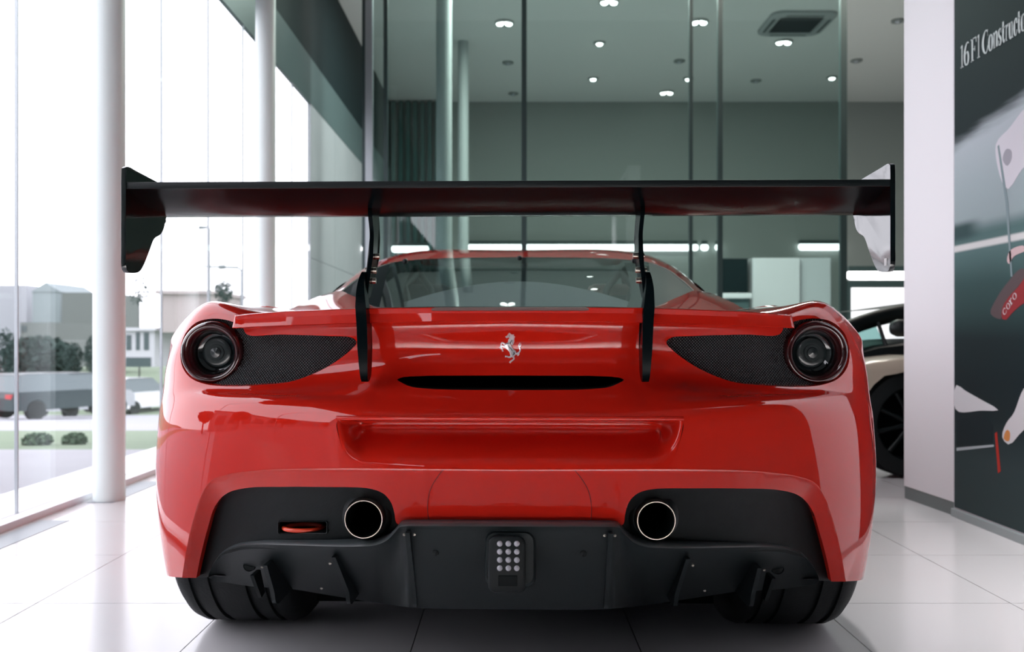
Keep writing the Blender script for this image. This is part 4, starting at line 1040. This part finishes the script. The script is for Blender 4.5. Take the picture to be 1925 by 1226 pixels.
adv = [('1', .021, .046), ('6', .049, .091), ('F', .104, .152), ('1', .156, .178), ('C', .194, .240), ('o', .241, .274), ('n', .276, .310), ('s', .312, .336), ('t', .338, .361), ('r', .363, .384), ('u', .386, .417), ('c', .420, .444), ('t', .446, .466), ('o', .468, .500), ('r', .502, .526), ('s', .528, .552)]
for ch, a0, a1 in adv: letter(GL[ch], a0, a1, 1.938, .096, M_ink)
# white letters running up the red sleeve
o0 = wallpt(1889, 593); o1 = wallpt(1922, 543); dv = np.array([o1[1] - o0[1], o1[2] - o0[2]]); ln = np.linalg.norm(dv); dv /= ln
org = ((o0[1], o0[2]), tuple(dv), (-dv[1] * -1 if False else dv[1], -dv[0]))
org = ((o0[1], o0[2]), tuple(dv), (dv[1] * 1.0, -dv[0])) 
for ch, a0, a1 in (('c', .0, .030), ('o', .033, .060), ('r', .062, .085), ('o', .088, .118)): letter(GL[ch], a0 - .005, a1 - .005, 0, .034, mat('sleeve_letter_white', (.7, .66, .68), rough=.4) if ch == 'c' else bpy.data.materials['sleeve_letter_white'], 'sleeve_letter', .0016, 0, org)

# ------------------------------------------------------------------ tan car on the right, seen past the white wall end
M_tan = mat('champagne_paint', (.56, .47, .38), rough=.35, coat=.6)
tc = thing('sports_car', 'champagne coloured low car half hidden behind the white wall end', 'car', (3.4, 5.6, 0))
wr = .300; wx = 2.235; wy = 4.93
def arc(cx, r, a0, a1, n=18): return [(cx + r * math.cos(math.radians(a)), wr + r * math.sin(math.radians(a))) for a in np.linspace(a0, a1, n)]
prof = [(1.42, .22), (1.40, .38), (1.50, .50), (1.72, .590), (2.0, .660), (2.2, .682), (2.45, .680), (3.0, .685), (4.2, .70), (5.0, .74), (5.5, .74), (5.78, .70), (5.84, .5), (5.8, .24)] + arc(5.0, .322, -20, 200)[::1] + [(4.5, .18), (2.75, .18)] + arc(wx, .322, -22, 202)[::1]
m = MB()
yy = [(4.86, .0), (4.835, .02), (4.83, .06), (4.83, .25)]
out = [[(x, y, z if z < .6 else z - .10 * (1 - d / .25) ** 2 * .6) for x, z in prof] for y, d in ((4.835, .1), (4.84, .12), (4.90, .17), (5.02, .22), (5.12, .25))]
for r in out: r.append(r[0])
m.grid(out); m.f.append(tuple(range(len(prof)))); m.build('body_side', M_tan, tc, smooth=50)
m = MB(); m.grid([[(x, 5.12 + 1.0 * max(k, 0) / 6 - .05 * (k < 0), z + .03 * math.sin(math.pi * max(k, 0) / 6) - .3 * (k < 0)) for x, z in [(1.45, .42), (1.72, .56), (1.95, .665), (2.15, .72), (2.35, .742), (2.7, .75)]] for k in range(-1, 7)]); m.build('bonnet', M_satin, tc, smooth=60)
m = MB(); m.box(1.6, 5.6, 5.12, 6.4, .16, .52, .05); m.build('body_far', M_tan, tc)
m = MB(); m.box(1.5, 5.7, 5.1, 5.2, .16, .6); m.build('wheel_housing', M_void, tc)
pil = [P(596, 634, 5.25), P(630, 619, 5.3), P(670, 604, 5.35), P(715, 592, 5.4), P(760, 585, 5.5), (3.2, 5.55, 1.03), (3.9, 5.6, 1.06), (4.8, 5.6, 0.98), (5.3, 5.5, .82)]
m = MB(); m.tube([tuple(p) for p in crom(pil, 40)], .050, 12); m.build('roof_pillar', M_satin, tc, smooth=60)
m = MB(); m.grid([[(x, 5.42 + 1.0 * k / 4, z + .04) for x, y, z in crom(pil[3:8], 16)] for k in range(5)]); m.build('roof', M_satin, tc, smooth=60)
q = crom(pil[:8], 60); xb = P(691, 620, 5.3)[0]
for nm, qq, gl in (('windscreen', q[q[:, 0] <= xb], thin_glass('green_car_glass', (.22, .40, .38), f0=.05)), ('side_window', q[q[:, 0] > xb], thin_glass('clear_car_glass', (.86, .90, .90), f0=.04))):
    m = MB(); m.grid([[tuple(p) for p in qq], [(p[0], 5.16, .70) for p in qq]]); m.build(nm, gl, tc, smooth=60)
m = MB(); m.tube([(xb, 5.3, .87), (xb, 5.17, .70)], .012, 8); m.build('window_bar', M_satin, tc)
mr = P(690 + 38, 616, 5.0); mr = P(1690 - CX, 617, 5.0)
m = MB(); m.lathe([(.0, -.05), (.035, -.042), (.05, -.01), (.05, .03), (.03, .05), (0, .055)], mr, 'x', 18); m.tube([mr, (mr[0] + .12, mr[1] + .2, mr[2] + .04)], .012, 8); m.build('mirror', M_satin, tc, smooth=60)
def wheel2(x, y, r, w):
    m = MB(); m.lathe([(r * .70, -w), (r * .85, -w * 1.02), (r * .96, -w * .92), (r, -w * .7), (r, w * .7), (r * .96, w * .92), (r * .7, w)], (x, y, r), 'y', 56, close=True); ty = m.build('tyre', M_rub, tc, smooth=40)
    m = MB(); m.lathe([(r * .71, -w * .92), (r * .66, -w * .8), (r * .64, w * .5), (0, w * .5)], (x, y, r), 'y', 48)
    m.build('wheel_rim', M_void, tc, smooth=40)
    for k in range(10):
        a = 2 * math.pi * k / 10 + .2; ca, sa = math.cos(a), math.sin(a); mm_ = MB(); mm_.tube([(x + ca * .03, y - w * .55, r + sa * .03), (x + ca * r * .4, y - w * .75, r + sa * r * .4), (x + ca * r * .68, y - w * .85, r + sa * r * .68)], [.018, .011, .014], 8); mm_.build('spoke', M_satin, tc, smooth=60)
wheel2(wx, wy + .03, wr, .11); wheel2(5.0, wy + .03, wr, .11)

# ------------------------------------------------------------------ OUTSIDE
gz = lambda y: -.075 * max(0.0, y - 4.0) if y < 40 else -2.7
M_pave = mat('pale_paving', (.30, .295, .32), rough=.9, vary=(.8, 0, (.25, .25, .275)))
M_grass = mat('lawn_green', (.10, .155, .085), rough=.95, vary=(3., 0, (.16, .20, .14)))
M_road = mat('road_grey', (.26, .265, .29), rough=.9)
def ground(name, y0, y1, mm, x0=-60, x1=-2.36):
    ys_ = np.linspace(y0, y1, 8); m = MB()
    m.grid([[(x0, y, gz(y) - .02), (x1, y, gz(y) - .02)] for y in ys_]); m.grid([[(x1, y, gz(y) - .3), (x0, y, gz(y) - .3)] for y in ys_])
    return struct(m.build(name, mm))
ground('pavement', 1.8, 9.6, M_pave); ground('side_street', -30, 1.8, mat('dark_asphalt', (.10, .105, .115), rough=.9)); ground('lawn', 9.6, 16.5, M_grass); ground('road', 16.5, 22, M_pave); ground('car_park', 22, 40, M_road, -80, 20); ground('far_ground', 40, 140, M_grass, -120, 60)
struct(MB().box(-2.36, -2.35, -9, 16, -1.2, -.02).build('plinth', M_conc))
# small bushes on the lawn
M_leaf = mat('dark_leaf', (.012, .030, .027), rough=.9, vary=(6, 0, (.03, .055, .045)))
M_leaf2 = mat('lawn_bush_leaf', (.05, .10, .055), rough=.9, vary=(6, 0, (.09, .15, .085)))
M_bark = mat('bark', (.08, .08, .075), rough=.9)
def foliage(c, rx, ry, rz, n, seed, mm, name='foliage', parent=None, leaf=.12):
    rg = random.Random(seed); v = []; f = []
    for _ in range(n):
        while True:
            a = Vector((rg.uniform(-1, 1), rg.uniform(-1, 1), rg.uniform(-1, 1)))
            if .35 < a.length < 1: break
        p = Vector((c[0] + a.x * rx, c[1] + a.y * ry, c[2] + a.z * rz)); k = len(v)
        d1 = Vector((rg.gauss(0, 1), rg.gauss(0, 1), rg.gauss(0, 1))).normalized() * leaf; d2 = d1.cross(Vector((rg.gauss(0, 1), rg.gauss(0, 1), rg.gauss(0, 1)))).normalized() * leaf * .6
        v += [p - d1, p + d2, p + d1, p - d2]; f.append((k, k + 1, k + 2, k + 3))
    o = mkobj(name, v, f, mm, parent); return o
def bush(px, py0, py1, w, Y, label, mm=M_leaf, cat='bush', seed=1, n=900, shape=1.0):
    base = P(px - CX, py1, Y); top = P(px - CX, py0, Y); h = top[2] - base[2]; r = w / 2 / F * Y
    t = thing('bush' if shape == 1 else 'tree', label, cat, (base[0], Y, base[2]))
    foliage((base[0], Y, base[2] + h * .5), r, r, h * .52, n, seed, mm, 'foliage', t, max(.03, r * .16))['kind'] = 'stuff'
    MB().tube([(base[0], Y, min(base[2], gz(Y)) - .1), (base[0], Y, base[2] + h * .6)], [r * .08 + .01, r * .03 + .005], 6).build('stem', M_bark, t)
    return t
bush(70, 815, 842, 52, 10.6, 'low round green bush on the lawn, left one of two', M_leaf2, seed=2)
bush(140, 815, 840, 44, 10.8, 'low round green bush on the lawn, right one of two', M_leaf2, seed=3)
# trees and hedge behind the parked cars
bush(10, 618, 745, 44, 40, 'narrow dark conifer at the left edge outside the window', seed=4, cat='tree', shape=2)
bush(75, 636, 716, 120, 44, 'wide dark hedge behind the parked grey car', seed=5, n=2600)
bush(138, 645, 706, 36, 42, 'round dark bush behind the second parked car', seed=6)
bush(176, 632, 704, 34, 42, 'dark bush just left of the white column', seed=7)
bush(421, 528, 570, 36, 40, 'small leafy tree showing above the left fender', seed=8, cat='tree', shape=2, n=400)
bush(262, 520, 575, 40, 70, 'bare tree right of the white column', seed=9, cat='tree', shape=2, n=160)
# buildings far off
M_bl = [mat('far_wall_a', (.30, .31, .34), rough=.9), mat('far_wall_b', (.19, .225, .235), rough=.9), mat('far_wall_c', (.125, .14, .135), rough=.9), mat('far_white', (.46, .47, .50), rough=.9), mat('far_roof', (.17, .185, .18), rough=.9), mat('far_window', (.04, .065, .07), rough=.3), mat('far_beige', (.36, .32, .315), rough=.9)]
def building(px0, px1, py0, py1, Y, mm, label, gable=0, roof=None, wins=(), name='building', d=8):
    a, b = P(px0 - CX, py1, Y), P(px1 - CX, py0, Y); x0, x1, z0, z1 = a[0], b[0], a[2], b[2]
    t = thing(name, label, 'building', ((x0 + x1) / 2, Y + d / 2, z0))
    m = MB().box(x0, x1, Y, Y + d, z0, z1); m.build('wall', mm, t)
    if gable:
        zt = P(0, py0 - gable, Y)[2]; xm = (x0 + x1) / 2; e = (x1 - x0) * .04
        MB().prism([(x0 - e, z1), (x1 + e, z1), (xm, zt)], lambda x, z: (x, Y - .1, z), lambda x, z: (x, Y + d, z)).build('roof', roof or mm, t)
    elif roof:
        MB().box(x0 - .2, x1 + .2, Y - .3, Y + d, z1, z1 + (x1 - x0) * .03 + .15).build('roof', roof, t)
    for (u0, u1, v0, v1) in wins:
        c0, c1 = P(u0 - CX, v1, Y), P(u1 - CX, v0, Y); MB().box(c0[0], c1[0], Y - .06, Y + .1, c0[2], c1[2]).build('window', M_bl[5], t)
    return t
building(-60, 50, 536, 705, 95, M_bl[0], 'pale flat roofed building at the left edge of the view')
building(61, 113, 549, 690, 90, M_bl[1], 'grey house with a pointed gable', gable=18, roof=M_bl[1])
building(116, 195, 550, 690, 84, M_bl[2], 'brownish grey block beside the gabled house')
building(38, 90, 606, 690, 70, M_bl[2], 'low dark grey building in front of the gabled house', wins=((40, 44, 612, 624), (46, 50, 612, 624)))
building(20, 160, 640, 690, 62, M_bl[4], 'long low pale roof behind the hedge', d=4)
building(232, 290, 622, 690, 60, M_bl[3], 'white house with windows right of the column', roof=M_bl[3], wins=((238, 247, 630, 658), (256, 263, 625, 658), (271, 280, 625, 658), (237, 284, 672, 690)))
building(300, 392, 553, 625, 60, M_bl[6], 'pale beige low building above the left fender', roof=M_bl[6])
# street lamp
sl = thing('street_lamp', 'thin street lamp post rising behind the wing, outside', 'street lamp', P(393 - CX, 640, 26))
a = (P(393 - CX, 700, 26)[0], 26, gz(26) - .05); b = P(393 - CX, 430, 26); c = P(374 - CX, 428, 26)
MB().tube([a, b], [.055, .04], 8).build('pole', M_skirt, sl, smooth=60); MB().tube([b, (b[0], 26, b[2] + .04), c], [.035, .035, .06], 8).build('lamp_arm', M_skirt, sl, smooth=60)
sw = thing('gantry_arm', 'thin horizontal signal arm crossing the street lamp outside', 'signal arm', P(460 - CX, 600, 34))
q = [(P(455 - CX, 640, 34)[0], 34, gz(34) - .05), P(455 - CX, 640, 34), P(455 - CX, 510, 34), P(447 - CX, 503, 34), P(345 - CX, 500, 34)]; MB().tube(q, [.07, .07, .06, .05, .03], 8).build('arm', M_skirt, sw, smooth=60)
MB().tube([P(423 - CX, 501.5, 34), P(412 - CX, 502.5, 34)], .09, 8).build('signal_head', M_skirt, sw)
# parked cars
def parked(px, py, Y, rot, paint, label, L=4.5, Wd=1.8, H=1.6):
    b = P(px - CX, py, Y)
    t = thing('parked_car', label, 'car', b)
    t.rotation_euler = (0, 0, 0)
    R = Matrix.Rotation(rot, 3, 'Z')
    def tf(x, y, z): q = R @ Vector((x, y, 0)); return (b[0] + q.x, b[1] + q.y, b[2] + z)
    k = H / 1.6
    lower = [(-L / 2, .35), (-L / 2 - .02, .8 * k), (-L / 2 + .06, 1.0 * k), (L * .18, .98 * k), (L / 2 - .25, .88 * k), (L / 2, .70 * k), (L / 2, .30)] + [(L * .31 + .34 * math.cos(math.radians(q)), .32 + .34 * math.sin(math.radians(q))) for q in range(0, 181, 20)] + [(-L * .29 + .34 * math.cos(math.radians(q)), .32 + .34 * math.sin(math.radians(q))) for q in range(0, 181, 20)]
    m = MB(); rows = [[tf(x, y, z) for x, z in lower] for y in (-Wd / 2, -Wd / 2 + .0001, Wd / 2)]
    m.prism(lower, lambda x, z: tf(x, -Wd / 2, z), lambda x, z: tf(x, Wd / 2, z)); m.build('body', paint, t)
    up = [(-L / 2 + .08, .98 * k), (-L / 2 + .30, H * .97), (-L / 2 + .6, H), (L * .02, H * .99), (L * .20, .97 * k)]
    m = MB(); m.prism(up, lambda x, z: tf(x, -(Wd / 2 - .02 - (z - .97 * k) * .25), z), lambda x, z: tf(x, Wd / 2 - .02 - (z - .97 * k) * .25, z)); m.build('cabin', M_parkglass, t)
    rf = [(x, z + .012) for x, z in up[1:4]]; m = MB(); m.grid([[tf(x, y, z) for x, z in rf] for y in np.linspace(-Wd / 2 + .16, Wd / 2 - .16, 4)]); m.grid([[tf(x, y, z - .05) for x, z in rf] for y in np.linspace(Wd / 2 - .16, -Wd / 2 + .16, 4)]); m.build('roof', paint, t)
    for x in (L * .31, -L * .29):
        for y in (-Wd / 2 + .1, Wd / 2 - .1):
            m = MB()
            for rr in (.32,):
                ring_ = [[tf(x + .32 * math.cos(a_), y + dy, .32 + .32 * math.sin(a_)) for a_ in np.linspace(0, 2 * math.pi, 25)] for dy in (-.11, .11)]; m.grid(ring_); m.f += [tuple(range(24)), tuple(range(25, 49))]
            m.build('wheel', M_rub, t)
    for y in (-Wd / 2 + .02, Wd / 2 - .32):
        m = MB(); m.prism([(-L / 2 - .04, .78 * k), (-L / 2 + .05, .78 * k), (-L / 2 + .05, .93 * k), (-L / 2 - .04, .93 * k)], lambda x, z: tf(x, y, z), lambda x, z: tf(x, y + .3, z)); m.build('tail_light', M_tail, t)
    return t
M_parkglass = mat('parked_glass', (.10, .13, .14), rough=.2)
M_tail = mat('tail_red', (.45, .03, .035), rough=.3)
parked(97, 783, 30, math.radians(62), mat('grey_car_paint', (.035, .05, .055), rough=.45, spec=.3), 'dark grey parked estate car outside, nearest of the three', 3.9, 1.8, 1.5)
parked(150, 781, 36.5, math.radians(66), mat('silver_car_paint', (.34, .36, .38), rough=.3, coat=.6), 'silver parked van partly hidden by the white column', 4.0, 1.9, 1.8)
parked(262, 776, 42, math.radians(70), mat('white_car_paint', (.66, .67, .70), rough=.3, coat=.6), 'white parked car just right of the white column', 4.2, 1.8, 1.7)
# the street side the paint mirrors: a long building and trees left behind the viewer
ob = thing('office_building', 'long grey building with a window row across the street, mirrored in the red paint', 'building', (-26, -9, 0))
MB().box(-32, -26, -22, 3.5, 0, 5.2).build('wall', mat('office_wall', (.20, .22, .23), rough=.9), ob); MB().box(-32.3, -25.7, -22.3, 3.8, 5.2, 5.6).build('roof', M_bl[4], ob)
for k in range(9): MB().box(-26.06, -25.9, -21 + k * 2.7, -19.2 + k * 2.7, 1.2, 3.6).build('window', M_bl[5], ob)
for k, (x, y, h) in enumerate(((-17, -6.5, 4.2), (-19, -1.2, 5.0), (-18, -13, 4.6), (-20, 4.0, 3.8))):
    t = thing('tree', ('round leafy street tree, nearest the lawn edge', 'tallest round street tree across from the window', 'street tree behind the viewer on the left', 'small street tree close to the car park')[k], 'tree', (x, y, -.03))
    MB().tube([(x, y, -.05), (x + .1, y, h * .5)], [.14, .09], 8).build('trunk', M_bark, t)
    foliage((x, y, h * .66), h * .3, h * .3, h * .36, 900, 40 + k, M_leaf, 'foliage', t, .26)['kind'] = 'stuff'
